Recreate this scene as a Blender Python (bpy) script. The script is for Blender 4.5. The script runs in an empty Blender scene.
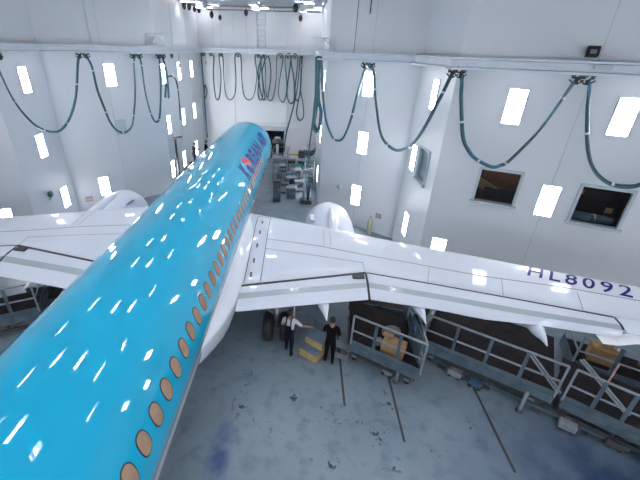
import bpy, bmesh, math, random, json
from mathutils import Vector, Matrix
C = bpy.context.scene.collection
PI = math.pi
random.seed(7)
DATA = json.loads('''{"lamps":[[-9.8,18.95,7.75,"side_left"],[-7.43,22.92,7.81,"diagonal_left"],[-5.3,25.71,7.71,"bay_left"],[-5.3,28.98,7.86,"bay_left"],[-5.3,32.17,7.78,"bay_left"],[5.15,23.99,8.11,"bay_right"],[7.22,20.43,7.96,"diagonal_right"],[9.41,16.63,7.9,"side_right"],[11.42,14.04,7.84,"outer_right"],[14.26,12.77,7.79,"outer_right"],[-9.8,18.83,4.56,"side_left"],[-5.3,25.65,4.7,"bay_left"],[-5.3,28.96,4.72,"bay_left"],[-5.3,32.0,4.66,"bay_left"],[5.15,24.5,5.32,"bay_right"],[7.27,20.39,4.99,"diagonal_right"],[9.36,17.71,4.96,"side_right"],[13.19,13.25,4.68,"outer_right"],[-10.87,16.37,1.72,"outer_left"],[-9.8,19.61,1.4,"side_left"],[-8.55,21.82,1.36,"diagonal_left"],[-5.3,25.34,1.85,"bay_left"],[-5.3,28.12,1.62,"bay_left"],[-5.3,31.64,1.73,"bay_left"],[7.23,20.42,1.96,"diagonal_right"],[9.39,17.1,1.75,"side_right"],[10.19,14.59,2.03,"outer_right"]],"hoses":{"left_a":[0.5,[[-9.3,16.81,9.447],[-9.3,16.833,8.773],[-9.3,16.928,8.225],[-9.3,17.186,7.177],[-9.3,17.667,6.319],[-9.3,18.318,5.643],[-9.3,19.263,5.211],[-9.3,20.15,5.199],[-9.021,20.662,5.709],[-8.694,20.983,6.626],[-8.462,21.209,7.633],[-8.24,21.426,8.71],[-8.097,21.566,8.832],[-7.929,21.73,8.761],[-7.82,21.837,8.268],[-7.79,21.866,7.191],[-7.689,21.965,6.27],[-7.542,22.108,5.298],[-7.284,22.361,4.734],[-6.954,22.684,4.623],[-6.651,22.98,4.939],[-6.464,23.162,5.748],[-6.27,23.352,6.994],[-6.13,23.489,8.516],[-5.966,23.65,8.833],[-5.832,23.78,8.515],[-5.846,23.767,7.253],[-5.769,23.842,5.912],[-5.656,23.952,5.233],[-5.488,24.117,5.025],[-5.301,24.3,5.436],[-5.103,24.494,6.924],[-5.0,24.594,8.625],[-4.869,24.722,8.791],[-4.8,24.87,8.288],[-4.8,25.026,7.476],[-4.8,24.824,6.423]]],"left_b":[0.5,[[-4.96,24.633,6.439],[-4.8,24.935,7.483],[-4.8,25.577,7.676],[-4.8,26.338,7.569],[-4.8,26.801,7.102],[-4.8,26.868,6.064],[-4.8,26.735,4.739]]],"right_a":[0.5,[[4.744,21.68,9.103],[4.912,21.553,7.753],[5.149,21.373,6.233],[5.481,21.121,5.37],[5.831,20.856,4.998],[6.181,20.59,5.177],[6.451,20.385,6.07],[6.629,20.25,7.195],[6.796,20.123,8.248],[6.958,20.0,8.798],[7.131,19.868,8.808],[7.312,19.731,8.378],[7.506,19.584,7.3],[7.882,19.299,5.863],[8.217,19.045,5.328],[8.645,18.72,5.067],[8.843,17.99,5.277],[8.903,16.799,5.815],[8.962,15.639,6.809],[9.004,14.799,7.904],[9.102,14.53,8.545],[9.236,14.47,8.942],[9.384,14.404,8.95],[9.509,14.348,8.636],[9.614,14.301,7.981],[9.925,14.162,6.786],[10.183,14.046,6.305],[10.505,13.902,5.978],[11.015,13.674,5.778],[11.268,13.56,5.859],[11.486,13.463,6.061],[11.967,13.247,7.046],[12.283,13.105,8.001],[12.441,13.034,8.578],[12.608,12.96,8.909],[12.779,12.883,8.89],[12.9,12.829,8.61],[13.048,12.763,7.968],[13.401,12.604,6.807],[13.772,12.438,6.127],[14.258,12.22,5.768],[14.708,12.019,5.731],[14.979,11.898,5.84],[15.227,11.787,6.187],[15.345,11.733,7.028]]]},"far":[[[-3.884,34.45,8.796],[-4.034,34.45,7.244],[-4.006,34.45,5.707],[-3.814,34.45,5.213],[-3.559,34.45,5.721],[-3.379,34.45,7.263],[-3.462,34.45,8.731],[-3.282,34.45,8.887],[-3.125,34.45,8.665],[-3.139,34.45,6.872],[-3.028,34.45,5.655],[-2.691,34.45,5.249],[-2.27,34.45,5.678],[-2.087,34.45,6.903],[-2.101,34.45,8.692],[-1.834,34.45,9.001],[-1.589,34.45,8.706],[-1.563,34.45,6.919],[-1.425,34.45,5.704],[-0.99,34.45,5.302],[-0.537,34.45,5.732],[-0.249,34.45,7.353],[-0.401,34.45,8.662],[-0.143,34.45,8.971],[0.105,34.45,8.372],[-0.177,34.45,6.153],[-0.053,34.45,5.415],[0.169,34.45,5.422],[0.264,34.45,6.329],[0.105,34.45,8.372],[0.363,34.45,8.909],[0.487,34.45,7.765],[0.526,34.45,6.011],[0.791,34.45,5.359],[1.146,34.45,5.536],[1.396,34.45,7.005],[1.462,34.45,8.788],[1.711,34.45,9.02],[1.969,34.45,8.726],[1.623,34.45,6.208],[1.858,34.45,5.309],[2.124,34.45,5.317],[2.363,34.45,6.393],[2.141,34.45,8.579],[2.383,34.45,9.038],[2.643,34.45,8.744],[2.371,34.45,6.068],[2.66,34.45,5.167],[3.006,34.45,5.429],[2.952,34.45,7.051],[2.648,34.45,8.593],[2.97,34.45,9.053],[3.238,34.45,8.609],[3.066,34.45,6.252],[3.274,34.45,5.354],[3.509,34.45,6.103],[3.533,34.45,8.617]],[[0.279,34.45,8.832],[-0.16,34.45,7.591],[0.171,34.45,5.588],[0.437,34.45,5.597],[0.185,34.45,7.601],[0.701,34.45,8.843],[0.961,34.45,7.388],[0.702,34.45,5.605]],[[-5.006,34.45,6.576],[-5.352,34.45,6.159],[-5.357,34.45,5.582],[-5.07,34.45,5.257],[-4.709,34.45,5.851],[-4.842,34.45,6.419],[-5.07,34.45,5.257],[-5.182,34.45,3.886],[-5.431,34.45,2.546],[-5.343,34.45,1.911]],[[3.546,34.45,6.267],[3.369,34.45,5.19],[3.267,34.45,4.34],[3.515,34.45,3.743],[3.868,34.45,3.929],[3.875,34.45,4.785],[3.546,34.45,6.267]],[[3.407,34.45,8.614],[3.241,34.45,6.257],[2.861,34.45,4.412],[2.369,34.45,2.37],[2.217,34.45,0.792]]],"bund":[[[4.484,21.8,9.094],[4.525,21.8,7.973],[4.546,21.8,6.685],[4.476,21.8,5.427],[4.37,21.8,4.153],[4.336,21.8,3.059]],[[4.642,21.8,9.098],[4.676,21.8,7.726],[4.646,21.8,6.421],[4.553,21.8,5.597],[4.688,21.8,5.265],[4.879,21.8,5.441],[4.935,21.8,6.323],[4.746,21.8,7.06],[4.599,21.8,8.954]],[[4.563,21.8,9.096],[4.61,21.8,7.469],[4.559,21.8,5.984],[4.71,21.8,5.379]]],"tro":[[-9.3,17.141,9.075],[-8.196,21.469,8.879],[-7.946,21.713,8.882],[-6.145,23.474,8.909],[-5.871,23.742,8.913],[-5.035,24.56,8.952],[-4.829,24.761,8.955],[-4.8,26.336,8.938],[4.65,22.305,9.186],[6.856,20.077,8.925],[7.159,19.847,8.941],[9.182,14.494,8.988],[9.433,14.382,9.0],[12.529,12.995,8.976],[12.795,12.876,8.991]],"tro_far":[[-4.816,34.45,8.884],[-4.133,34.45,8.902],[-3.28,34.45,8.925],[-1.834,34.45,9.001],[-0.142,34.45,9.046],[0.364,34.45,9.059],[1.794,34.45,9.097],[2.381,34.45,9.113],[2.967,34.45,9.128],[3.512,34.45,9.105]],"holes":{"side_right":[1.8,3.048,4.24,5.687],"outer_right":[1.591,3.025,4.264,5.568],"outer_right2":[4.888,6.375,4.081,5.465]},"fit":{"flood":[12.912,13.371,9.526],"box":[13.249,13.221,9.2],"bott":[8.243,19.652,-0.021],"sign":[8.494,19.461,1.107],"knob":[6.324,21.109,2.239],"lsign":[-9.311,21.078,0.725],"fan":[-9.8,18.315,2.063],"grille":[-7.362,22.984,4.854],"cond":[6.374,21.071,10.569],"cord":[6.906,20.667,11.298],"cord2":[6.917,20.659,11.015]}}''')

# ---------------------------------------------------------------- materials
def mat(name, col, rough=.5, metal=0., coat=0., emit=None, strength=0., spec=.5):
    m = bpy.data.materials.new(name); m.use_nodes = True
    b = m.node_tree.nodes['Principled BSDF']
    b.inputs['Base Color'].default_value = (*col, 1)
    b.inputs['Roughness'].default_value = rough
    b.inputs['Metallic'].default_value = metal
    b.inputs['Coat Weight'].default_value = coat
    b.inputs['Coat Roughness'].default_value = .03
    b.inputs['Specular IOR Level'].default_value = spec
    if emit:
        b.inputs['Emission Color'].default_value = (*emit, 1)
        b.inputs['Emission Strength'].default_value = strength
    return m

def vary(m, col2, scale=3., lo=.35, hi=.65, detail=4., bump=0.):
    """mix the base colour with a second paint tone through object-space noise (wear and dirt)"""
    nt = m.node_tree; b = nt.nodes['Principled BSDF']
    tc = nt.nodes.new('ShaderNodeTexCoord'); n = nt.nodes.new('ShaderNodeTexNoise')
    n.inputs['Scale'].default_value = scale; n.inputs['Detail'].default_value = detail
    r = nt.nodes.new('ShaderNodeMapRange'); r.inputs[1].default_value = lo; r.inputs[2].default_value = hi
    mx = nt.nodes.new('ShaderNodeMix'); mx.data_type = 'RGBA'
    mx.inputs[6].default_value = b.inputs['Base Color'].default_value
    mx.inputs[7].default_value = (*col2, 1)
    nt.links.new(tc.outputs['Object'], n.inputs['Vector']); nt.links.new(n.outputs['Fac'], r.inputs[0])
    nt.links.new(r.outputs[0], mx.inputs[0]); nt.links.new(mx.outputs[2], b.inputs['Base Color'])
    if bump:
        bp = nt.nodes.new('ShaderNodeBump'); bp.inputs['Strength'].default_value = bump
        nt.links.new(n.outputs['Fac'], bp.inputs['Height']); nt.links.new(bp.outputs[0], b.inputs['Normal'])
    return m

WALL = vary(mat('wall_paint', (.60, .625, .665), .4), (.61, .645, .675), .35, .3, .7, 3)
CEIL = vary(mat('ceiling_paint', (.30, .33, .37), .5), (.28, .31, .35), .5)
RAILP = vary(mat('rail_paint', (.60, .65, .70), .4), (.54, .60, .66), 2.)
WHITE = vary(mat('white_aircraft_paint', (.62, .665, .74), .42, coat=.35, spec=.3), (.595, .64, .71), .8)
GREYP = vary(mat('grey_flap_paint', (.36, .41, .45), .35, coat=.2), (.33, .38, .42), 1.5)
BELLY = vary(mat('belly_grey_paint', (.42, .47, .52), .25, coat=.4), (.39, .44, .49), 1.)
BLACK = vary(mat('black_rubber', (.012, .012, .014), .6), (.02, .02, .022), 5)
SEAM = mat('dark_seam', (.03, .03, .035), .6)
LSEAM = mat('brown_seam', (.27, .23, .24), .6)
NAVY = mat('navy_lettering', (.006, .012, .14), .5, spec=.2)
RED = mat('red_lettering', (.65, .03, .05), .3, coat=.3)
TAN = vary(mat('tan_masking', (.33, .225, .155), .8, spec=.2), (.30, .20, .135), 6)
STEEL = vary(mat('galvanised_steel', (.30, .34, .37), .45, .3), (.22, .26, .29), 4)
DOCK = vary(mat('dock_grey_paint', (.095, .14, .165), .6, spec=.3), (.06, .09, .115), 2.5)
DARKST = vary(mat('dark_steel', (.035, .042, .05), .55), (.06, .06, .06), 3)
PLATE = vary(mat('brown_deck_plate', (.022, .018, .018), .8, spec=.1), (.013, .013, .016), 3)
TEAL = vary(mat('teal_hose', (.035, .17, .19), .45), (.02, .10, .13), 8)
BLUEH = vary(mat('blue_hose', (.06, .20, .30), .45), (.03, .12, .2), 8)
BLKH = vary(mat('black_hose', (.02, .03, .035), .45), (.04, .05, .055), 8)
GLARE = vary(mat('white_glare_strip', (.85, .86, .88), .3), (.82, .83, .86), 3)
TIE = mat('pale_tie', (.6, .62, .62), .5)
YEL = vary(mat('tan_step_paint', (.50, .36, .15), .6), (.38, .28, .13), 5)
YELLOW = vary(mat('yellow_paint', (.6, .42, .06), .5), (.5, .33, .05), 5)
STEPTOP = vary(mat('blue_grey_tread', (.16, .22, .28), .6), (.12, .17, .22), 6)
CARD = vary(mat('cardboard', (.36, .23, .11), .8), (.30, .19, .10), 5)
CANVAS = vary(mat('grey_canvas', (.18, .19, .19), .8), (.13, .14, .14), 5)
LIT = mat('lit_wall_panel', (.9, .9, .9), .4, emit=(1., .97, 1.), strength=25.)
TUBEB = mat('lit_bay_lamp', (.9, .9, .9), .4, emit=(1., .97, .99), strength=13.)
TUBE = mat('lit_ceiling_lamp', (.9, .9, .9), .4, emit=(1., .97, .99), strength=42.0)
FRAME = vary(mat('window_frame_paint', (.45, .52, .56), .4), (.40, .47, .51), 3)
ROOM = vary(mat('brown_room_wall', (.22, .14, .10), .8), (.15, .10, .08), 1.5)
ROOMD = vary(mat('dark_room_wall', (.06, .06, .075), .8), (.045, .045, .055), 1.5)
ROOMFILL = mat('room_fill_glow', (.8, .7, .6), .5, emit=(1., .8, .65), strength=9.)
BEIGE = vary(mat('beige_board', (.42, .30, .22), .7), (.36, .25, .18), 3)
ORANGE = vary(mat('orange_board', (.45, .20, .09), .7), (.38, .17, .08), 3)
TYRE = BLACK
METAL = vary(mat('bare_metal', (.5, .5, .5), .3, .9), (.4, .4, .4), 5)
SIGNR = vary(mat('red_sign', (.42, .20, .21), .6), (.5, .33, .33), 20)
GREEN = vary(mat('green_machine_paint', (.05, .22, .19), .5), (.03, .14, .12), 4)
BLUEM = vary(mat('blue_machine_paint', (.05, .10, .19), .5), (.035, .07, .14), 4)
SKIN = vary(mat('skin', (.36, .20, .14), .6), (.30, .16, .11), 10)
HAIR = vary(mat('dark_hair', (.015, .012, .01), .7), (.03, .024, .02), 30)
TEE = vary(mat('white_tee_cloth', (.62, .64, .68), .9), (.55, .57, .61), 8)
NAVYC = vary(mat('navy_cloth', (.010, .013, .025), .95, spec=.1), (.015, .018, .032), 8)
BLKC = vary(mat('black_cloth', (.005, .005, .007), .95, spec=.1), (.008, .008, .01), 8)
BROWNB = vary(mat('brown_boot', (.10, .055, .03), .7), (.07, .04, .025), 8)
def glass():
    m = mat('window_glass', (.75, .8, .82), .03)
    b = m.node_tree.nodes['Principled BSDF']
    b.inputs['Transmission Weight'].default_value = 1.; b.inputs['IOR'].default_value = 1.05
    return m
GLASS = glass()

def floor_mat():
    m = mat('floor_coating', (.12, .18, .21), .34); nt = m.node_tree; b = nt.nodes['Principled BSDF']
    L = nt.links.new; N = nt.nodes.new
    tc = N('ShaderNodeTexCoord')
    def noise(s, d, rg, w=None):
        n = N('ShaderNodeTexNoise'); n.inputs['Scale'].default_value = s; n.inputs['Detail'].default_value = d
        L(tc.outputs['Object'], n.inputs['Vector'])
        r = N('ShaderNodeMapRange'); r.inputs[1].default_value = rg[0]; r.inputs[2].default_value = rg[1]
        L(n.outputs['Fac'], r.inputs[0]); return r.outputs[0]
    def mix(fac, a, c):
        x = N('ShaderNodeMix'); x.data_type = 'RGBA'; L(fac, x.inputs[0])
        if isinstance(a, tuple): x.inputs[6].default_value = (*a, 1)
        else: L(a, x.inputs[6])
        x.inputs[7].default_value = (*c, 1); return x.outputs[2]
    def blob(x, y, rx, ry):
        mp = N('ShaderNodeMapping'); mp.inputs['Location'].default_value = (-x/rx, -y/ry, 0); mp.inputs['Scale'].default_value = (1/rx, 1/ry, 0)
        L(tc.outputs['Object'], mp.inputs['Vector'])
        ln = N('ShaderNodeVectorMath'); ln.operation = 'LENGTH'; L(mp.outputs[0], ln.inputs[0])
        r = N('ShaderNodeMapRange'); r.inputs[1].default_value = 1.; r.inputs[2].default_value = .3
        L(ln.outputs['Value'], r.inputs[0]); return r.outputs[0]
    def mul(a, c):
        x = N('ShaderNodeMath'); x.operation = 'MULTIPLY'; L(a, x.inputs[0]); L(c, x.inputs[1]); return x.outputs[0]
    def mx(a, c):
        x = N('ShaderNodeMath'); x.operation = 'MAXIMUM'; L(a, x.inputs[0]); L(c, x.inputs[1]); return x.outputs[0]
    col = mix(noise(.35, 5, (.35, .68)), (.145,.195,.24), (.19,.245,.29))
    col = mix(noise(2.2, 6, (.5, .8)), col, (.085,.13,.175))
    col = mix(mul(blob(2.2, 5.75, .38, 1.25), noise(2.2, 4, (.25, .5))), col, (.045, .085, .20))
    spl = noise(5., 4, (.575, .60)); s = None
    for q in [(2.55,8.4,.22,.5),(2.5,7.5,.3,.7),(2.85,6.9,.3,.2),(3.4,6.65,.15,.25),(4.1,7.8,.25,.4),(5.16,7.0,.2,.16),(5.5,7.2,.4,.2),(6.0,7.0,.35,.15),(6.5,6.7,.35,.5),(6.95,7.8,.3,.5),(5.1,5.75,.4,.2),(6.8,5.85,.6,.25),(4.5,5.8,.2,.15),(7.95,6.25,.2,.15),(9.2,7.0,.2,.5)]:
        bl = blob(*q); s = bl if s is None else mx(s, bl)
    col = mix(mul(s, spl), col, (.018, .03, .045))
    col = mix(mul(blob(13., 5., 5.5, 4.), noise(.7, 4, (.2, .55))), col, (.018,.04,.095))  # blue floor tone, darkened to paint in the shade by the docks
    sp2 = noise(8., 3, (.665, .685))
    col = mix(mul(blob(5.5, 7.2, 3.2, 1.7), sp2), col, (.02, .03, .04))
    L(col, b.inputs['Base Color'])
    rr = noise(1.2, 4, (.3, .7)); mr = N('ShaderNodeMapRange'); mr.inputs[3].default_value = .28; mr.inputs[4].default_value = .5
    L(rr, mr.inputs[0]); L(mr.outputs[0], b.inputs['Roughness'])
    return m
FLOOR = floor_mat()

def livery():
    m = mat('sky_blue_livery', (.002,.34,.54), .5, coat=1., spec=.1); m.node_tree.nodes['Principled BSDF'].inputs['Coat Roughness'].default_value = .015; nt = m.node_tree; b = nt.nodes['Principled BSDF']
    L = nt.links.new; N = nt.nodes.new
    tc = N('ShaderNodeTexCoord'); sx = N('ShaderNodeSeparateXYZ'); L(tc.outputs['Object'], sx.inputs[0])
    def step(a, e=.004):
        r = N('ShaderNodeMapRange'); r.inputs[1].default_value = a-e; r.inputs[2].default_value = a+e; L(sx.outputs['Z'], r.inputs[0]); return r.outputs[0]
    x = N('ShaderNodeMix'); x.data_type = 'RGBA'; L(step(2.98), x.inputs[0]); x.inputs[6].default_value = (.36, .40, .45, 1); x.inputs[7].default_value = (.17, .20, .24, 1)
    n = N('ShaderNodeTexNoise'); n.inputs['Scale'].default_value = .5; L(tc.outputs['Object'], n.inputs['Vector'])
    bl = N('ShaderNodeMix'); bl.data_type = 'RGBA'; L(n.outputs['Fac'], bl.inputs[0]); bl.inputs[6].default_value = (*(.002,.34,.54), 1); bl.inputs[7].default_value = (*(.002,.31,.50), 1)
    y = N('ShaderNodeMix'); y.data_type = 'RGBA'; L(step(3.13), y.inputs[0]); L(x.outputs[2], y.inputs[6]); L(bl.outputs[2], y.inputs[7])
    L(y.outputs[2], b.inputs['Base Color'])
    return m
LIVERY = livery()

# ---------------------------------------------------------------- mesh helpers
class MB:
    def __init__(s): s.bm = bmesh.new(); s.mats = []
    def _m(s, m):
        if m is None: return 0
        if m not in s.mats: s.mats.append(m)
        return s.mats.index(m)
    def box(s, c, size, rz=0., rot=None, m=None):
        i = s._m(m); M = Matrix.Translation(Vector(c)) @ (rot if rot is not None else Matrix.Rotation(rz, 4, 'Z')) @ Matrix.Diagonal((*size, 1))
        r = bmesh.ops.create_cube(s.bm, size=1, matrix=M)
        for v in r['verts']:
            for f in v.link_faces: f.material_index = i
        return s
    def bar(s, a, b, w, h=None, m=None, up=(0, 0, 1)):
        a, b = Vector(a), Vector(b); d = b-a; L = d.length; d.normalize(); h = h or w
        u = Vector(up)
        if abs(d.dot(u)) > .97: u = Vector((0, 1, 0))
        x = d.cross(u).normalized(); z = x.cross(d)
        R = Matrix((x, d, z)).transposed().to_4x4()
        return s.box((a+b)/2, (w, L, h), rot=R, m=m)
    def tube(s, pts, r, n=8, m=None, cap=True):
        i = s._m(m); pts = [Vector(p) for p in pts]; rings = []; ref = None
        for k, p in enumerate(pts):
            t = (pts[min(k+1, len(pts)-1)]-pts[max(k-1, 0)]).normalized()
            if ref is None:
                ref = t.cross(Vector((0, 0, 1)));
                if ref.length < .1: ref = t.cross(Vector((0, 1, 0)))
            ref = (ref-t*ref.dot(t)).normalized(); o = t.cross(ref)
            rr = r[k] if isinstance(r, (list, tuple)) else r
            rings.append([s.bm.verts.new(p+(ref*math.cos(2*PI*j/n)+o*math.sin(2*PI*j/n))*rr) for j in range(n)])
        for a, b in zip(rings[:-1], rings[1:]):
            for j in range(n):
                f = s.bm.faces.new((a[j], a[(j+1) % n], b[(j+1) % n], b[j])); f.material_index = i; f.smooth = True
        if cap:
            for q in (rings[0], rings[-1][::-1]):
                f = s.bm.faces.new(q); f.material_index = i
        return s
    def lathe(s, prof, c, axis='Y', n=32, m=None):
        i = s._m(m); rings = []; c = Vector(c)
        for r, h in prof:
            ring = []
            for j in range(n):
                a = 2*PI*j/n; x, y = r*math.cos(a), r*math.sin(a)
                v = {'Z': (x, y, h), 'Y': (x, h, y), 'X': (h, x, y)}[axis]
                ring.append(s.bm.verts.new(c+Vector(v)))
            rings.append(ring)
        for a, b in zip(rings[:-1], rings[1:]):
            for j in range(n):
                f = s.bm.faces.new((a[j], a[(j+1) % n], b[(j+1) % n], b[j])); f.material_index = i; f.smooth = True
        for q in (rings[0], rings[-1]):
            try: f = s.bm.faces.new(q); f.material_index = i
            except Exception: pass
        return s
    def prism(s, poly, z0, z1, m=None):
        i = s._m(m); a = [s.bm.verts.new((x, y, z0)) for x, y in poly]; b = [s.bm.verts.new((x, y, z1)) for x, y in poly]; n = len(poly)
        fs = [s.bm.faces.new(a[::-1]), s.bm.faces.new(b)]+[s.bm.faces.new((a[j], a[(j+1) % n], b[(j+1) % n], b[j])) for j in range(n)]
        for f in fs: f.material_index = i
        return s
    def grid(s, rows, m=None, closed=False, smooth=True, caps=False):
        i = s._m(m); R = [[s.bm.verts.new(p) for p in r] for r in rows]; n = len(R[0])
        for a, b in zip(R[:-1], R[1:]):
            for j in range(n if closed else n-1):
                f = s.bm.faces.new((a[j], a[(j+1) % n], b[(j+1) % n], b[j])); f.material_index = i; f.smooth = smooth
        if caps:
            for q in (R[0], R[-1]):
                f = s.bm.faces.new(q); f.material_index = i
        return s
    def poly(s, pts, m=None):
        i = s._m(m); f = s.bm.faces.new([s.bm.verts.new(p) for p in pts]); f.material_index = i; return s
    def sphere(s, c, r, m=None, sc=(1, 1, 1), seg=16):
        i = s._m(m); R = bmesh.ops.create_uvsphere(s.bm, u_segments=seg, v_segments=seg//2+2, radius=r, matrix=Matrix.Translation(Vector(c)) @ Matrix.Diagonal((*sc, 1)))
        for v in R['verts']:
            for f in v.link_faces: f.material_index = i; f.smooth = True
        return s
    def build(s, name, m=None, parent=None, bevel=0., fix=True):
        if fix: bmesh.ops.recalc_face_normals(s.bm, faces=s.bm.faces)
        me = bpy.data.meshes.new(name); s.bm.to_mesh(me); s.bm.free()
        for q in (s.mats or [m]): me.materials.append(q)
        if s.mats and m is not None and m not in s.mats: pass
        o = bpy.data.objects.new(name, me); C.objects.link(o)
        if parent is not None: o.parent = parent; o.matrix_parent_inverse = inv(parent)
        if bevel:
            b = o.modifiers.new('bevel', 'BEVEL'); b.width = bevel; b.segments = 2; b.limit_method = 'ANGLE'
        return o
def world(o):
    M = Matrix.Identity(4)
    while o is not None:
        M = o.matrix_parent_inverse @ o.matrix_basis @ M if o.parent else o.matrix_basis @ M
        o = o.parent
    return M
def inv(o): return world(o).inverted()
def tag(o, label, cat, group=None, kind=None):
    o['label'] = label
    if cat: o['category'] = cat
    if group: o['group'] = group
    if kind: o['kind'] = kind
    return o
def thing(name, label, cat, loc=(0, 0, 0), rz=0., group=None):
    o = bpy.data.objects.new(name, None); C.objects.link(o); o.location = loc; o.rotation_euler = (0, 0, rz); o.empty_display_size = .2
    return tag(o, label, cat, group)
def struct(o, label=None):
    o['kind'] = 'structure'
    if label: o['label'] = label
    return o
def copy_tree(o, parent=None):
    c = o.copy(); C.objects.link(c)
    if parent is not None: c.parent = parent
    for ch in list(o.children): copy_tree(ch, c)
    return c
def lerp(a, b, t): return a+(b-a)*t
def interp(x, tab):
    if x <= tab[0][0]: return tab[0][1]
    for (a, u), (b, v) in zip(tab[:-1], tab[1:]):
        if x <= b: return u+(v-u)*(x-a)/(b-a)
    return tab[-1][1]
def sinterp(x, tab):
    """smooth (monotone cubic) interpolation"""
    n = len(tab)
    if x <= tab[0][0]: return tab[0][1]
    if x >= tab[-1][0]: return tab[-1][1]
    d = [(tab[i+1][1]-tab[i][1])/(tab[i+1][0]-tab[i][0]) for i in range(n-1)]
    t = [d[0]]+[0 if d[i-1]*d[i] <= 0 else 2*d[i-1]*d[i]/(d[i-1]+d[i]) for i in range(1, n-1)]+[d[-1]]
    for i in range(n-1):
        if x <= tab[i+1][0]:
            h = tab[i+1][0]-tab[i][0]; s = (x-tab[i][0])/h
            return (tab[i][1]*(1+2*s)*(1-s)**2+t[i]*h*s*(1-s)**2+tab[i+1][1]*s*s*(3-2*s)+t[i+1]*h*s*s*(s-1))
def smooth_path(pts, k=5):
    P = [Vector(p) for p in pts]; out = []
    for i in range(len(P)-1):
        a, b, c, d = P[max(i-1, 0)], P[i], P[i+1], P[min(i+2, len(P)-1)]
        for j in range(k):
            t = j/k
            out.append(.5*((2*b)+(c-a)*t+(2*a-5*b+4*c-d)*t*t+(3*b-a-3*c+d)*t**3))
    out.append(P[-1]); return out
# ---------------------------------------------------------------- the hall
CEILZ = 12.3
PLAN = [(-22, 10.8), (-9.8, 16.9), (-9.8, 20.6), (-5.3, 25), (-5.3, 35), (5.15, 35), (5.15, 22), (9.3, 18.85), (9.5, 14.9), (22, 9.3), (22, -14), (-22, -14)]
WN = ['wall_outer_left', 'wall_side_left', 'wall_diagonal_left', 'wall_bay_left', 'wall_bay_end', 'wall_bay_right', 'wall_diagonal_right', 'wall_side_right', 'wall_outer_right', 'wall_right', 'wall_rear', 'wall_left']
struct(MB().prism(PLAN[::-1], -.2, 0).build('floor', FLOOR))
struct(MB().prism(PLAN[::-1], CEILZ, CEILZ+.2).build('ceiling', CEIL))
def seg(i):
    a, b = Vector((*PLAN[i], 0)), Vector((*PLAN[(i+1) % len(PLAN)], 0)); d = (b-a).normalized(); n = Vector((d.y, -d.x, 0)); return a, b, d, n
HOLES = {7: [(None, 16.82, 18.32, 3.88, 5.42)], 8: [], 4: [(None, 0, 0, 0, 0)]}
HOLES = {i: [] for i in range(12)}
HH = DATA['holes']; HOLES[7] = [tuple(HH['side_right'])]
a8, b8, d8, n8 = seg(8)
HOLES[8] = [tuple(HH['outer_right']), tuple(HH['outer_right2'])]
HOLES[4] = [(5.3+.15, 5.3+2.15, 0., 2.95)]
for i in range(12):
    a, b, d, n = seg(i); L = (b-a).length; hs = HOLES[i]
    ss = sorted({0, L, *[h[0] for h in hs], *[h[1] for h in hs]}); zs = sorted({0, CEILZ, *[h[2] for h in hs], *[h[3] for h in hs]})
    mb = MB(); T = .18
    for s0, s1 in zip(ss[:-1], ss[1:]):
        for z0, z1 in zip(zs[:-1], zs[1:]):
            sm, zm = (s0+s1)/2, (z0+z1)/2
            if any(h[0] < sm < h[1] and h[2] < zm < h[3] for h in hs): continue
            mb.box(a+d*sm-n*(T/2)+Vector((0, 0, zm)), (s1-s0, T, z1-z0), rz=math.atan2(d.y, d.x))
    bmesh.ops.remove_doubles(mb.bm, verts=mb.bm.verts, dist=1e-4)
    struct(mb.build(WN[i], WALL))
# windows into rooms behind the walls
def window(i, k, s0, s1, z0, z1, num, slit=False):
    a, b, d, n = seg(i); rz = math.atan2(d.y, d.x); P = lambda s, o, z: a+d*s+n*o+Vector((0, 0, z))
    sm, zm = (s0+s1)/2, (z0+z1)/2; w, h = s1-s0, z1-z0
    f = MB()
    for ss in (s0, s1): f.box(P(ss, -.02, zm), (.1, .16, h+.1), rz=rz)
    f.box(P(sm, -.02, z1), (w+.1, .16, .1), rz=rz)
    f.box(P(sm, .03, z0-.05), (w+.2, .22, .1), rz=rz)
    wf = struct(f.build('window_%d' % num, FRAME, bevel=.01))
    wf['label'] = ['', 'narrow window seen at a slant in the right side wall', 'nearer-centre dark window with a beige board behind it', 'rightmost dark window with a round dial behind it'][num]
    g = MB().box(P(sm, -.08, zm), (w, .012, h), rz=rz).build('pane', GLASS, wf)
    r = MB(); dp = 2.0; e = .5
    r.box(P(sm, -.17-dp, zm-.2), (w+2*e, .05, h+1.4), rz=rz)
    for q in (s0-e, s1+e): r.box(P(q, -.17-dp/2, zm-.2), (.05, dp, h+1.4), rz=rz)
    r.box(P(sm, -.17-dp/2, z1+.4), (w+2*e, dp, .05), rz=rz); r.box(P(sm, -.17-dp/2, z0-.9), (w+2*e, dp, .05), rz=rz)
    r.build('room_shell', ROOM if num == 2 else ROOMD, wf)
    MB().box(P(sm, -1.4, z1+.35), (.5, .25, .04), rz=rz).build('room_fill', ROOMFILL, wf)  # unseen glowing panel added to brighten the room behind the glass
    return P, wf
P1, w1 = window(7, 0, *HOLES[7][0], 1)
P2, w2 = window(8, 0, *HOLES[8][0], 2)
P3, w3 = window(8, 1, *HOLES[8][1], 3)
for s in (1.,): pass
m = MB(); s0, s1, z0, z1 = HOLES[7][0]
m.box(P1(s0+.42, -.12, (z0+z1)/2), (.8, .05, z1-z0-.1), rz=math.atan2(seg(7)[2].y, seg(7)[2].x)); m.build('blind', FRAME, w1)
s0, s1, z0, z1 = HOLES[8][0]; R8 = math.atan2(d8.y, d8.x)
m = MB().box(P2(s0+.35, -.9, z0+.35), (.9, .06, .5), rot=Matrix.Rotation(R8, 4, 'Z') @ Matrix.Rotation(.45, 4, 'Y') @ Matrix.Rotation(.6, 4, 'X')).build('slanted_board', BEIGE)
tag(m, 'beige slanted board behind the left dark window of the outer wall', 'board')
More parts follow.
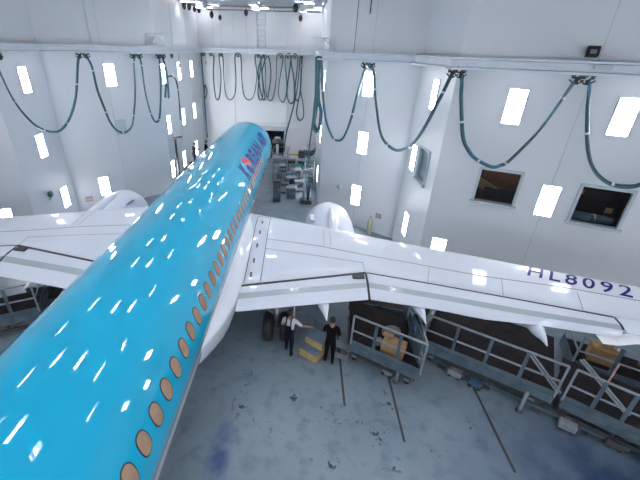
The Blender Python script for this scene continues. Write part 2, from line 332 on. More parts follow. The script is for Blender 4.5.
m = MB().box(P2(s0+.9, -1.0, z0+.12), (1.1, .6, .45), rz=R8).build('equipment_cabinet', ROOMD); tag(m, 'dark cabinet low behind the window with the beige board', 'cabinet')
s0, s1, z0, z1 = HOLES[8][1]
t = thing('wall_dial', 'pale round dial low behind the rightmost dark window', 'dial', P3(s0+.72, -.28, z0+.12))
MB().lathe([(.13, 0), (.15, .03), (.15, .05), (.11, .06)], P3(s0+.72, -.30, z0+.16), 'X', 24).build('dial_ring', STEEL, t)
m = MB().box(P3(s0+.7, -.42, z0+.12), (1.35, .2, .24), rz=R8).build('console', DOCK); tag(m, 'grey console ledge behind the rightmost dark window', 'console')
m = MB().box(P3(s0+.15, -.6, z1-.42), (.26, .04, .14), rz=R8).build('notice_board', ORANGE); tag(m, 'small orange-brown board at the left inside the rightmost window', 'board')
m = MB().box(P3(s0+1.2, -.6, z0+.42), (.22, .04, .2), rz=R8).build('notice_board', BEIGE); tag(m, 'small beige board low right inside the rightmost window', 'board')
# far door opening
ws = thing('doorway_store', 'dark store room seen through the door of the far wall', 'room', (1.15, 36, 0)); ws['kind'] = 'structure'
del ws['category']
mb = MB(); mb.box((1.15, 37.2, 1.5), (3.2, .06, 3.2)); mb.box((-.4, 36.2, 1.5), (.06, 2, 3.2)); mb.box((2.7, 36.2, 1.5), (.06, 2, 3.2)); mb.box((1.15, 36.2, 3.1), (3.2, 2, .06)); mb.box((1.15, 36.2, -.03), (3.2, 2, .06))
mb.build('room_shell', ROOMD, ws)
mb = MB(); mb.box((.1, 35, 1.5), (.1, .24, 3.0)); mb.box((2.2, 35, 1.5), (.1, .24, 3.0)); mb.box((1.15, 34.95, 2.85), (2.3, .34, .4))
struct(mb.build('door_1', FRAME)); 
mb = MB(); mb.box((3.55, 34.9, 1.45), (2.2, .08, 2.9)); d2 = struct(mb.build('door_2', WALL))
MB().box((2.7, 34.83, 1.1), (.05, .08, .3)).build('door_handle', STEEL, d2)
# tall sliding door outlines on the end wall
mb = MB()
for x in (-2.35, 2.45): mb.box((x, 34.98, 4.2), (.05, .04, 8.4))
mb.box((.05, 34.98, 3.28), (4.8, .04, .05))
struct(mb.build('trim_1', FRAME))
# crane beam along the walls
num = 2
for i in range(9):
    a, b, d, n = seg(i)
    def corner(j, o):
        A0, B0, dd, nn = seg(j-1) if j else (None,)*4
        A1, B1, d1, n1 = seg(j)
        if j == 0: return A1+n1*o
        p0, p1 = A0+nn*o, A1+n1*o
        den = dd.x*(-d1.y)+d1.x*dd.y
        den = dd.x*d1.y-dd.y*d1.x
        k = ((p1.x-p0.x)*d1.y-(p1.y-p0.y)*d1.x)/den
        return p0+dd*k
    rows = []
    prof = [(.18, 9.36), (.56, 9.36), (.56, 9.30), (.42, 9.27), (.42, 9.06), (.60, 9.03), (.60, 8.96), (.18, 8.96)]
    for j, end in ((i, 0), (i+1, 1)):
        rows.append([(corner(j, o)+Vector((0, 0, z)))[:] for o, z in prof])
    o = struct(MB().grid(rows, closed=True, smooth=False, caps=True).build('trim_%d' % num, RAILP)); num += 1
    # stub arms back to the wall
    ar = MB(); L = (b-a).length; k = max(1, int(L//2.4))
    for q in range(k):
        s = L*(q+.5)/k; ar.box(a+d*s+n*.1+Vector((0, 0, 9.16)), (.12, .2, .3), rz=math.atan2(d.y, d.x))
    ar.build('rail_bracket', RAILP, o)
for x, gy, lab in ((-5.15, 24.6, 'left'), (4.95, 21.75, 'right')):
    t = thing('rail_gantry', 'pale boxed bracket on the crane rail at the %s mouth of the nose bay' % lab, 'bracket', (x, gy, 9.36), group=None)
    sx = 1 if x < 0 else -1
    f = MB(); f.box((x+sx*.1, gy, 9.42), (1.3, .5, .08)); f.box((x+sx*.1, gy, 9.98), (1.3, .1, .08))
    for q in (-.5, 0, .5): f.box((x+sx*.1+q, gy, 9.7), (.07, .1, .55))
    f.build('bracket_frame', RAILP, t)
    f = MB(); f.bar((x+sx*.1-.5, gy, 9.45), (x+sx*.1, gy, 9.95), .06); f.bar((x+sx*.1+.5, gy, 9.45), (x+sx*.1, gy, 9.95), .06); f.build('diagonal_brace', RAILP, t)
# wall panel seams and corner posts
for i, ss in ((0, (6., 11.)), (2, (3.1,)), (3, (3.3, 6.6)), (4, (3., 7.6)), (5, (3.3, 6.6)), (6, (2.6,)), (8, (4.0, 8.2, 11.))):
    a, b, d, n = seg(i); mb = MB()
    for s in ss: mb.box(a+d*s+n*.004+Vector((0, 0, 6.15)), (.025, .012, 12.2), rz=math.atan2(d.y, d.x))
    struct(mb.build('trim_%d' % num, FRAME)); num += 1
# floor channels (drain covers let into the floor)
for (x, y0, y1) in ((5.62, 7.55, 10.9), (7.16, 6.5, 9.9), (9.82, 5.85, 9.0)):
    t = MB(); t.box((x, (y0+y1)/2, .004), (.06, y1-y0, .008), m=SEAM); t.box((x+.036, (y0+y1)/2, .005), (.012, y1-y0, .010), m=DOCK)
    struct(t.build('trim_%d' % num)); num += 1
# lit panels in the walls
WD = {}
for i, nme in enumerate(['outer_left', 'side_left', 'diagonal_left', 'bay_left', 'bay_end', 'bay_right', 'diagonal_right', 'side_right', 'outer_right']): WD[nme] = i
ROWN = {7.78: 'top', 4.6: 'middle', 1.55: 'bottom'}
SIDE = {'outer_left': 'far left wall', 'side_left': 'left side wall', 'diagonal_left': 'slanted wall left of the nose bay', 'bay_left': 'left wall of the nose bay', 'bay_right': 'right wall of the nose bay', 'diagonal_right': 'slanted wall right of the nose bay', 'side_right': 'narrow right side wall', 'outer_right': 'wide wall at the right'}
lamps = []
LZ = {}
for x, y, z, nme in DATA['lamps']:
    zz = min(ROWN, key=lambda q: abs(q-z)); lamps.append((x, y, zz, nme)); LZ[(x, y)] = z if 'bay' not in nme else zz
lamps.append((5.15, 25.6, 1.55, 'bay_right'))
def lamp_label(x, y, zz, nme):
    base = 'white lit %s-row panel on the %s' % (ROWN[zz], SIDE[nme])
    same = sorted([l for l in lamps if l[2] == zz and l[3] == nme], key=lambda l: l[1] if 'bay' in nme else l[0])
    if len(same) == 1: return base
    k = [l[:2] for l in same].index((x, y))
    if 'bay' in nme: return base+', '+['nearest one', 'middle one', 'far one'][k]
    return base+', '+['left one', 'right one'][k]
for x, y, zz, nme in lamps:
    a, b, d, n = seg(WD[nme]); rz = math.atan2(d.y, d.x)
    s = min(max((Vector((x, y, 0))-a).dot(d), .4), (b-a).length-.4); c = a+d*s+Vector((0, 0, LZ.get((x, y), zz)-(.35 if zz < 2 and 'outer' in nme else 0)))
    t = thing('wall_light', lamp_label(x, y, zz, nme), 'light', c, group='lit panels set in the hangar walls')
    f = MB()
    for q in (-.29, .29): f.box(c+d*q+n*.02, (.03, .05, 1.20), rz=rz)
    for q in (-.59, .59): f.box(c+n*.02+Vector((0, 0, q)), (.61, .05, .03), rz=rz)
    f.build('panel_frame', RAILP, t)
    MB().box(c+n*.02, (.55, .03, 1.15), rz=rz).build('diffuser', LIT, t)
rp = None  # panels added on unseen walls to brighten the walls in view
for i in (9, 10, 11):
    a, b, d, n = seg(i); L = (b-a).length; k = int(L//4.4)
    for q in range(k):
        for zz in (7.78, 4.6):
            c = a+d*(L*(q+.5)/k)+Vector((0, 0, zz)); rz = math.atan2(d.y, d.x)
            if rp is None:
                m = MB(); m.box((0, .02, 0), (.71, .05, 1.26), m=RAILP); m.box((0, .03, 0), (.65, .05, 1.21), m=LIT); rp = o = m.build('wall_light')  # added fill-light panel, shares its name with the real wall lights
                tag(o, 'white lit panel added on the unseen walls behind the camera for fill light', 'light', 'fill-light panels added behind the camera')
            else: o = rp.copy(); C.objects.link(o)
            o.location = c; o.rotation_euler.z = rz+PI
# ceiling luminaires
def ceil_lamp(x, y, label, group, L=1.3, double=False, rz=0., parts=False):
    if parts:
        t = thing('ceiling_light', label, 'light', (x, y, CEILZ-.1), group=group)
        MB().box((x, y, CEILZ-.05), (L+.1, .34, .1), rz=rz).build('housing', RAILP, t)
        MB().box((x, y, CEILZ-.115), (L, .26, .03), rz=rz).build('diffuser', TUBEB, t)
    else:
        m = MB(); m.box((0, 0, -.05), (L+.1, .44, .1), rz=rz, m=RAILP); [m.box((q if rz else 0, 0 if rz else q, -.115), (L, .11, .03), rz=rz, m=TUBE) for q in (-.14, .14)]; m.box((-.26 if rz else 0, 0 if rz else -.26, -.22), (.02, L+.1, .44) if rz else (L+.1, .02, .44), m=RAILP); m.box((.26 if rz else 0, 0 if rz else .26, -.22), (.02, L+.1, .44) if rz else (L+.1, .02, .44), m=RAILP); m.box((0 if rz else -.05-L/2, -.05-L/2 if rz else 0, -.22), (.52, .02, .44) if rz else (.02, .52, .44), m=RAILP); m.box((0 if rz else .05+L/2, .05+L/2 if rz else 0, -.22), (.52, .02, .44) if rz else (.02, .52, .44), m=RAILP)  # deep side skirts added, unseen, to keep lamp light off the upper walls
        o = m.build('ceiling_light'); o.location = (x, y, CEILZ); tag(o, label, 'light', group); return o
for x, y, lab in ((-5., 30.3, 'leftmost near'), (-4.55, 34.2, 'leftmost far'), (.2, 29.8, 'middle near'), (.45, 33.8, 'middle far'), (4.3, 29.6, 'rightmost near'), (4.3, 34.0, 'rightmost far')):
    x = max(min(x, 4.4), -4.4)
    ceil_lamp(x, y, '%s strip light on the nose bay ceiling' % lab, 'strip lights on the nose bay ceiling', L=1.3 if abs(x) > 1 else .7, parts=True)
proto = None
def inside(x, y):
    if y > 24: return abs(x) < 4.8
    if y > 15: return abs(x) < 6.6-(y-15)*.3
    return abs(x) < 6.6+(15-y)*.8 and abs(x) < 18
for iy in range(15):
    for ix in range(-7, 8):
        x = ix*3.5+(.9 if iy % 2 else -.4); y = -12+iy*3.1
        x += random.uniform(-.6, .6); y += random.uniform(-.5, .5)
        if not inside(x, y): continue
        if proto is None:
            proto = ceil_lamp(x, y, 'white strip light of the hall ceiling above the aircraft', 'strip lights of the hall ceiling', rz=PI/2, L=.85)
        else:
            o = proto.copy(); C.objects.link(o); o.location = (x, y, CEILZ); o.rotation_euler.z = random.choice((0, 0, .0, PI/2))
# black hose reels and balancers under the bay ceiling
reels = [(-5.05, 31., 12.0, .16, 'leftmost'), (-4.75, 31.2, 11.95, .15, 'second from left'), (-4.45, 31.5, 11.85, .13, 'third from left'), (-4.2, 31.8, 11.8, .13, 'fourth from left'), (-3.09, 31., 11.5, .16, 'fifth from left, hung lower'), (-2.48, 31., 11.33, .13, 'lowest of the left cluster'), (-.56, 31., 11.68, .15, 'one above the blue nose'), (3.01, 31., 12.05, .2, 'largest, high at the right'), (3.4, 31., 11.42, .15, 'rightmost, hung low')]
for x, y, z, r, lab in reels:
    t = thing('cable_balancer', 'black cable balancer under the nose bay ceiling, %s' % lab, 'balancer', (x, y, z), group='black balancers under the nose bay ceiling')
    MB().lathe([(.0, -r*1.5), (r*.6, -r*1.3), (r, -r*.3), (r*.95, r*.5), (r*.5, r*1.2), (0, r*1.4)], (x, y, z), 'Z', 14).build('housing', BLACK, t)
    MB().tube([(x, y, z+r*1.2), (x, y, CEILZ)], .015, 6).build('hanger', STEEL, t)
    if z < 11.7: MB().tube([(x, y, z-r*1.3), (x+.02, y, 9.0)], .008, 5).build('cord', LSEAM, t)
# pipe runs seen under the bay ceiling
for k, (p, q) in enumerate((((-4.9, 33.5, 12.0), (4.9, 33.5, 12.0)), ((-4.9, 31.6, 12.1), (4.9, 31.6, 12.1)))):
    t = thing('ceiling_pipe', ['pale pipe across the bay ceiling, the far one', 'pale pipe across the bay ceiling, the nearer one'][k], 'pipe', p)
    MB().tube([p, q], .04, 8).build('pipe', LSEAM if k else STEEL, t)
    m = MB()
    for x in (-4, -1.3, 1.3, 4): m.tube([(x, p[1], p[2]), (x, p[1], CEILZ)], .02, 6)
    m.build('pipe_hanger', STEEL, t)
# ladder-like riser in the middle of the end wall
t = thing('cable_ladder', 'pale cable ladder up the middle of the end wall above the crane rail', 'cable ladder', (.1, 34.9, 9.4))
m = MB()
for x in (-.25, .45): m.tube([(x, 34.9, 9.4), (x, 34.9, 12.2)], .025, 6)
m.build('rail', FRAME, t); m = MB()
for k in range(7): m.tube([(-.25, 34.9, 9.6+k*.38), (.45, 34.9, 9.6+k*.38)], .018, 6)
m.build('rung', FRAME, t)
# conduits and drop cords on the walls
for a, b, r, mt, lab, cat, nm in (((-7.86, 22.36, 9.36), (-7.86, 22.36, 12.2), .03, RAILP, 'thin pale conduit on the slanted wall left of the bay', 'conduit', 'wall_conduit'), ((*DATA['fit']['cond'][:2], 9.36), (*DATA['fit']['cond'][:2], 12.2), .022, LSEAM, 'thin brown-grey conduit above the rail right of the bay', 'conduit', 'wall_conduit'), ((DATA['fit']['cord'][0], DATA['fit']['cord'][1]-.1, DATA['fit']['cord2'][2]), (DATA['fit']['cord'][0], DATA['fit']['cord'][1]-.1, 12.28), .025, BLACK, 'short dark cord hanging above the right crane rail', 'cord', 'hanging_cord')):
    tag(MB().tube([a, b], r, 8).build(nm, mt), lab, cat)
# small fittings on the walls
def on_wall(i, x, y, z, o=0.):
    a, b, d, n = seg(i); s = (Vector((x, y, 0))-a).dot(d); return a+d*s+n*o+Vector((0, 0, z)), d, n, math.atan2(d.y, d.x)
c, d, n, rz = on_wall(8, *DATA['fit']['flood'][:2], 9.62, .25)
t = thing('floodlight', 'small black floodlight above the rail on the right wall', 'floodlight', c)
MB().box(c, (.34, .16, .3), rot=Matrix.Rotation(rz, 4, 'Z') @ Matrix.Rotation(-.4, 4, 'X')).build('lamp_housing', BLACK, t, bevel=.02)
MB().box(c+n*.1, (.16, .02, .12), rot=Matrix.Rotation(rz, 4, 'Z') @ Matrix.Rotation(-.4, 4, 'X')).build('lamp_lens', STEEL, t)
MB().bar(c, c-n*.25, .04).build('mounting_arm', STEEL, t)
c, d, n, rz = on_wall(8, *DATA['fit']['box'][:2], 9.2, .47)
tag(MB().box(c, (.45, .06, .14), rz=rz).build('junction_box', FRAME), 'grey-blue junction box on the right crane rail', 'junction box')
c, d, n, rz = on_wall(2, *DATA['fit']['lsign'], .02)
t = thing('wall_sign', 'small red and white sign low on the slanted left wall', 'sign', c)
MB().box(c, (.42, .03, .3), rz=rz).build('sign_plate', SIGNR, t)
m = MB()
for k in (-.13, 0, .13): m.box(c+d*k+n*.018, (.07, .006, .16), rz=rz)
m.build('sign_marks', TIE, t)
c, d, n, rz = on_wall(6, *DATA['fit']['sign'], .02)
t = thing('wall_sign', 'small brown-red sign low on the slanted right wall', 'sign', c)
MB().box(c, (.34, .03, .28), rz=rz).build('sign_plate', LSEAM, t)
m = MB(); m.box(c+n*.018+Vector((0, 0, .03)), (.2, .006, .05), rz=rz); m.box(c+n*.018-Vector((0, 0, .06)), (.14, .006, .04), rz=rz); m.build('sign_marks', BELLY, t)
c, d, n, rz = on_wall(6, *DATA['fit']['bott'][:2], 0, .3)
t = thing('gas_bottle', 'green-beige gas bottle standing by the slanted right wall behind the wing', 'gas bottle', (c.x, c.y, 0))
MB().lathe([(.0, 0), (.13, 0), (.14, .05), (.14, .75), (.1, .88), (.04, .93), (.04, 1.0)], (c.x, c.y, 0), 'Z', 20).build('cylinder', vary(mat('green_beige', (.33, .36, .24), .5), (.28, .3, .2), 5), t)
MB().lathe([(.05, 1.0), (.05, 1.08), (0, 1.1)], (c.x, c.y, 0), 'Z', 12).build('valve', STEEL, t)
c, d, n, rz = on_wall(6, *DATA['fit']['knob'], .12)
t = thing('wall_lamp', 'small pale round lamp low on the wall above the right engine', 'lamp', c)
MB().sphere(c, .15).build('globe', STEEL, t); MB().bar(c, c-n*.12, .1).build('base', FRAME, t)
c, d, n, rz = on_wall(1, *DATA['fit']['fan'], .15)
t = thing('wall_fan', 'small dark green fan on the left side wall above the wing', 'fan', c)
MB().lathe([(.0, -.08), (.16, -.06), (.19, 0), (.16, .05), (0, .05)], c, 'X', 18).build('fan_cage', GREEN, t)
MB().bar(c-Vector((0, 0, .1)), c-n*.13-Vector((0, 0, .35)), .04).build('bracket', STEEL, t)
c, d, n, rz = on_wall(2, -7.36, 22.98, 4.85, .02)
t = thing('air_grille', 'pale square air grille on the slanted left wall behind the hose', 'grille', c)
MB().box(c, (.62, .03, .9), rz=rz).build('grille_frame', FRAME, t)
m = MB()
for k in range(8): m.box(c+n*.02+Vector((0, 0, -.36+k*.1)), (.52, .02, .03), rz=rz)
m.build('grille_slats', RAILP, t)
# hoses hung from the crane rail
def fix_wall(pts): return [Vector(p) for p in pts]
def festoon(name, label, pts, strands, r, k=5, ties=True, cat='hose'):
    P = smooth_path(pts, k); t = thing(name, label, cat, P[0])
    for q, (mt, off, ph) in enumerate(strands):
        path = []
        for i, p in enumerate(P):
            a = ph+i*.21; path.append(p+Vector((math.cos(a)*off*.6, math.sin(a*.7)*off*.6, math.sin(a)*off*.8)))
        MB().tube(path, r, 6).build('hose', mt, t)
    if ties:
        step = max(9, len(P)//16)
        for i in range(step//2, len(P)-1, step):
            dd = (P[i+1]-P[i]).normalized(); MB().tube([P[i]-dd*.035, P[i]+dd*.035], r+max(s[1] for s in strands)*.8, 8).build('hose_tie', TIE, t)
    return t
S3 = [(TEAL, .05, 0.), (BLKH, .05, 2.2), (BLUEH, .045, 4.3)]
festoon('festoon_hose', 'teal hose bundle looping along the left walls to the nose bay', DATA['hoses']['left_a'][1], S3, .034)
festoon('festoon_hose', 'short dark hose end hooked over beside the left bay mouth', DATA['hoses']['left_b'][1], S3[:2], .034)
festoon('festoon_hose', 'teal hose bundle in three wide loops along the right walls', DATA['hoses']['right_a'][1], S3, .040)
FL = ['teal hose in tight repeated loops across the end wall', 'crossed hose loop near the middle of the end wall', 'knotted hose tail hanging at the left of the end wall', 'small drop-shaped hose loop at the right of the end wall', 'dark hose drop slanting down beside the far doorway']
for _k in (2, 3, 4): DATA['far'][_k] = [DATA['far'][_k][0][:2]+[8.95]]+DATA['far'][_k]
for lab, l in zip(FL, DATA['far']):
    l = [[max(q[0], -4.98), q[1], q[2]] for q in l]; festoon('festoon_hose', lab, l, [(TEAL, .035, 0), (BLKH, .035, 3.1)], .045, k=4, ties=False)
BL = ['long hose tail down the right mouth of the nose bay', 'thick teal hose coil with a low loop at the right bay mouth', 'straight teal hose fall inside the coil at the right bay mouth']
for lab, l in zip(BL, DATA['bund']): festoon('festoon_hose', lab, l, [(TEAL, .07, 0), (BLUEH, .07, 1.6), (BLKH, .07, 3.1), (TEAL, .07, 4.7)] if 'tail' not in lab else [(BLKH, .03, 0), (TEAL, .03, 3.)], .05 if 'tail' not in lab else .03, k=5, ties=False)
TL = ['at the left edge of the photo', 'left of the pair over the first left loop', 'right of the pair over the first left loop', 'left of the pair over the second left loop', 'right of the pair over the second left loop', 'left of the pair at the left bay mouth', 'right of the pair at the left bay mouth', 'just inside the left bay mouth', 'over the thick coil at the right bay mouth', 'left of the pair over the first right loop', 'right of the pair over the first right loop', 'left of the pair over the second right loop', 'right of the pair over the second right loop', 'left of the pair near the right window', 'right of the pair near the right window']
def trolley(label, x, y, z, rz):
    t = thing('hose_trolley', 'dark hose trolley under the crane rail, '+label, 'trolley', (x, y, z), rz, 'hose trolleys under the crane rail')
    M = Matrix.Translation((x, y, z)) @ Matrix.Rotation(rz, 4, 'Z')
    def b(mb, c, s, r=0.): mb.box(M @ Vector(c), s, rot=Matrix.Rotation(rz, 4, 'Z') @ Matrix.Rotation(r, 4, 'Y')); return mb
    b(b(MB(), (0, 0, -.02), (.3, .1, .05)), (0, 0, -.1), (.1, .12, .22)).build('carriage', BLACK, t)
    for s in (-.11, .11):
        MB().lathe([(0, -.03), (.06, -.03), (.06, .03), (0, .03)], M @ Vector((s, 0, .04)), 'Y', 12).build('wheel', GREEN, t)
    m = MB(); b(m, (-.12, 0, -.14), (.2, .08, .04), .7); b(m, (.12, 0, -.14), (.2, .08, .04), -.7); m.build('clamp', DARKST, t)
def wall_rz(x, y):
    best = None
    for i in range(9):
        a, b, d, n = seg(i); s = (Vector((x, y, 0))-a).dot(d); o = (Vector((x, y, 0))-a).dot(n)
        if -.5 <= s <= (b-a).length+.5 and (best is None or abs(o-.5) < best[0]): best = (abs(o-.5), math.atan2(d.y, d.x))
    return best[1]
for lab, (x, y, z) in zip(TL, DATA['tro']): trolley(lab, x, y, 8.90, wall_rz(x, y))
FN = ['first', 'second', 'third', 'fourth', 'fifth', 'sixth', 'seventh', 'eighth', 'ninth', 'tenth']
for k, (x, y, z) in enumerate(DATA['tro_far']): trolley('%s from the left on the end wall' % FN[k], x, y, 8.90, 0)
# red pull handles under the end trolleys
for x, y, z, lab in ((-4.75, 27.6, 8.2, 'by the left bay wall, the nearer one'), (-4.6, 34.4, 8.2, 'at the left of the end wall'), (3.62, 34.4, 8.15, 'at the right of the end wall'), (4.75, 22.4, 7.9, 'at the right bay mouth')):
    t = thing('pull_handle', 'red pull handle on a thin cord %s' % lab, 'handle', (x, y, z))
    MB().box((x, y, z), (.16, .1, .28)).build('grip', SIGNR, t, bevel=.02); MB().tube([(x, y, z+.1), (x, y, 8.96)], .015, 6).build('cord', BLACK, t)
# ---------------------------------------------------------------- the airliner
AIR = thing('airliner', 'light blue and white twin-engine airliner filling the hangar, nose towards the far bay', 'airplane', (0, 10, 0))
TOP = [(-10, 4.7), (-8, 4.92), (-4, 4.98), (24.4, 4.98), (25.8, 4.93), (27.1, 4.68), (28.2, 4.27), (29.1, 3.72), (29.8, 3.15), (30.2, 2.7), (30.4, 2.4)]
BOT = [(-10, 4.3), (-7, 3.4), (-4, 2.2), (-1, 1.4), (1, 1.22), (24.8, 1.22), (27.1, 1.35), (28.6, 1.55), (29.5, 1.8), (30.1, 2.08), (30.4, 2.36)]
HALF = [(-10, .22), (-7, .8), (-4, 1.4), (-1, 1.74), (.5, 1.8), (25.2, 1.8), (26.7, 1.73), (27.9, 1.53), (28.9, 1.2), (29.6, .8), (30.15, .4), (30.4, .03)]
def FU(y, ang, o=0.):
    """point on the skin: ang degrees clockwise from the crown, seen from the tail"""
    t, b, h = sinterp(y, TOP), sinterp(y, BOT), sinterp(y, HALF); zc, hz = (t+b)/2, (t-b)/2; a = math.radians(ang)
    n = Vector((math.sin(a)/max(h, .01), 0, math.cos(a)/max(hz, .01))).normalized()
    return Vector((h*math.sin(a), y, zc+hz*math.cos(a)))+n*o
ys = [-10+.5*i for i in range(20)]+[i*.8 for i in range(0, 27)]+[21.5+.25*i for i in range(1, 33)]+[29.65, 29.8, 29.95, 30.1, 30.2, 30.28, 30.34, 30.4]
FUS = MB().grid([[FU(y, j*3.75) for j in range(96)] for y in ys], closed=True, caps=True).build('fuselage', LIVERY, AIR)
# cabin windows with their masking paper
def patch(y0, a0, hw, hh, o, n=24, p=2.4):
    """rounded window outline lying on the skin"""
    R = 1.84; out = []
    for j in range(n):
        t = 2*PI*j/n; c, s = math.cos(t), math.sin(t)
        u = math.copysign(abs(c)**(2/p), c)*hw; v = math.copysign(abs(s)**(2/p), s)*hh
        out.append(FU(y0+u, a0-math.degrees(v/R), o))
    return out
def win_mesh(y, a, hw=.145, hh=.215):
    m = MB(); o1, o2 = patch(y, a, hw+.022, hh+.022, .004), patch(y, a, hw, hh, .008)
    i = m._m(BLACK); k = m._m(TAN)
    R0 = [m.bm.verts.new(p) for p in patch(y, a, hw+.022, hh+.022, -.01)]; R1 = [m.bm.verts.new(p) for p in o1]; R2 = [m.bm.verts.new(p) for p in o2]; c = m.bm.verts.new(FU(y, a, .008)); n = len(R1)
    for j in range(n):
        q = (j+1) % n
        for f in ((R0[j], R0[q], R1[q], R1[j]), (R1[j], R1[q], R2[q], R2[j])): m.bm.faces.new(f).material_index = i
        m.bm.faces.new((R2[j], R2[q], c)).material_index = k
    return m
for side in (1, -1):
    for n in range(-5, 37):
        y = 3.10+.5334*n
        if 20.8 < y: continue
        win_mesh(y, 70.*side).build('cabin_window', None, AIR)
for a0, a1, y0, y1 in ((3, 30, 28.0, 28.8), (33, 52, 27.7, 28.6), (-30, -3, 28.0, 28.8), (-52, -33, 27.7, 28.6)):
    MB().grid([[FU(y0+(y1-y0)*u/4, a0+(a1-a0)*v/6, .008) for v in range(7)] for u in range(5)]).build('cockpit_window', BLACK, AIR)
# passenger door outline near the nose
m = MB()
for (ya, aa, yb, ab) in ((24.6, 66, 24.6, 112), (25.4, 66, 25.4, 112), (24.6, 66, 25.4, 66)):
    m.tube([FU(lerp(ya, yb, k/12), lerp(aa, ab, k/12), .001) for k in range(13)], .012, 5)
m.build('passenger_door_outline', SEAM, AIR)
# lettering laid on a surface
def text_bm(txt, cuts=12, bold=.03, sp=1.08):
    cu = bpy.data.curves.new('lettering', 'FONT'); cu.body = txt; cu.offset = bold; cu.resolution_u = 3; cu.space_character = sp
    o = bpy.data.objects.new('lettering', cu); C.objects.link(o)
    me = bpy.data.meshes.new_from_object(o.evaluated_get(bpy.context.evaluated_depsgraph_get()))
    bpy.data.objects.remove(o); bpy.data.curves.remove(cu)
    bm = bmesh.new(); bm.from_mesh(me); bpy.data.meshes.remove(me)
    xs = [v.co.x for v in bm.verts]; x0, x1 = min(xs), max(xs); ys = [v.co.y for v in bm.verts]; y0, y1 = min(ys), max(ys)
    for v in bm.verts: v.co = Vector(((v.co.x-x0)/(x1-x0), (v.co.y-y0)/(y1-y0), 0))
    for k in range(1, cuts):
        for n, c in (((0, 1, 0), (0, k/cuts, 0)), ):
            bmesh.ops.bisect_plane(bm, geom=bm.verts[:]+bm.edges[:]+bm.faces[:], plane_co=c, plane_no=n)
    for k in range(1, 30):
        bmesh.ops.bisect_plane(bm, geom=bm.verts[:]+bm.edges[:]+bm.faces[:], plane_co=(k/30, 0, 0), plane_no=(1, 0, 0))
    bmesh.ops.triangulate(bm, faces=bm.faces)
    return bm
def lay(bm, fn, name, mt, parent):
    for v in bm.verts: v.co = fn(v.co.x, v.co.y)
    me = bpy.data.meshes.new(name); bm.to_mesh(me); bm.free(); me.materials.append(mt)
    o = bpy.data.objects.new(name, me); C.objects.link(o)
    if parent: o.parent = parent; o.matrix_parent_inverse = inv(parent)
    return o
TY0, TY1, TB, TT = 16.25, 24.7, 64., 37.
LF = lambda u, v: FU(lerp(TY0, TY1, u), lerp(TB, TT, v), .006)
lay(text_bm('K', 10, .055), lambda u, v: LF(u*.085, v), 'airline_lettering', NAVY, AIR)['label'] = 'dark blue letter K'
lay(text_bm('REAN AIR', 10, .05), lambda u, v: LF(.245+u*.755, v), 'airline_lettering', NAVY, AIR)['label'] = 'dark blue letters REAN AIR'
def disc_part(top):
    bm = bmesh.new(); n = 40; a = []; 
    for j in range(n+1):
        t = PI*j/n*(1 if top else -1); a.append((math.cos(t), math.sin(t)))
    mid = [(-1+2*j/n, .34*math.sin(-PI*(-1+2*j/n))+(.16 if top else -.16)*(1-(-1+2*j/n)**2)**.5) for j in range(1, n)]
    vs = [bm.verts.new((x*.5+.5, y*.5+.5, 0)) for x, y in a+mid]
    bm.faces.new(vs)
    for k in range(1, 12):
        bmesh.ops.bisect_plane(bm, geom=bm.verts[:]+bm.edges[:]+bm.faces[:], plane_co=(0, k/12, 0), plane_no=(0, 1, 0))
    bmesh.ops.triangulate(bm, faces=bm.faces); return bm
lay(disc_part(True), lambda u, v: LF(.10+u*.13, -.08+v*1.16), 'roundel', RED, AIR)['label'] = 'red upper half of the round emblem standing for the O'
lay(disc_part(False), lambda u, v: LF(.10+u*.13, -.08+v*1.16), 'roundel', NAVY, AIR)['label'] = 'blue lower half of the round emblem'

# wings
LE = [(1.0, 16.4), (2.25, 15.68), (4.03, 14.78), (6.36, 13.50), (7.86, 12.62), (9.76, 11.63), (11.34, 10.76), (12.26, 10.24), (13.16, 9.74), (13.98, 9.32), (17.3, 7.6)]
HG = [(1.0, 10.1), (2.14, 10.2), (4.12, 10.45), (6.37, 10.73), (8.55, 9.84), (10.53, 8.99), (12.46, 8.14), (13.6, 7.70), (17.3, 6.15)]
BTP = [(1.0, 9.75), (2.07, 9.82), (4.13, 10.02), (6.34, 10.2), (8.42, 9.42), (10.38, 8.62), (12.4, 7.88), (17.3, 6.0)]
BBT = [(1.0, 9.52), (2.1, 9.58), (4.13, 9.82), (6.34, 10.0), (8.4, 9.24), (10.35, 8.46), (12.4, 7.75), (17.3, 5.9)]
TEE_ = [(1.0, 9.1), (2.2, 9.14), (4.16, 9.36), (6.36, 9.56), (8.33, 8.93), (9.3, 8.5), (10.75, 8.16), (11.9, 7.78), (12.6, 7.62), (17.3, 5.7)]
ZH = lambda x: 2.3+.1*(x-1.8)
PROF_U = [(0, .02), (.006, .14), (.03, .26), (.08, .37), (.18, .45), (.32, .46), (.5, .36), (.7, .21), (.86, .09), (1, 0)]
PROF_L = [(.01, -.10), (.05, -.22), (.15, -.38), (.4, -.5), (.7, -.45), (1, -.30)]
def wz(x, y):
    L, h = interp(x, LE), interp(x, HG); k = (L-h)/6
    if y >= h: return ZH(x)+interp(min(max((L-y)/(L-h), 0), 1), PROF_U)*k
    bt, bb, te = interp(x, BTP), interp(x, BBT), interp(x, TEE_)
    return interp(y, [(te, ZH(x)-.26), (bb, ZH(x)-.12), (bt, ZH(x)-.05), (h, ZH(x))])
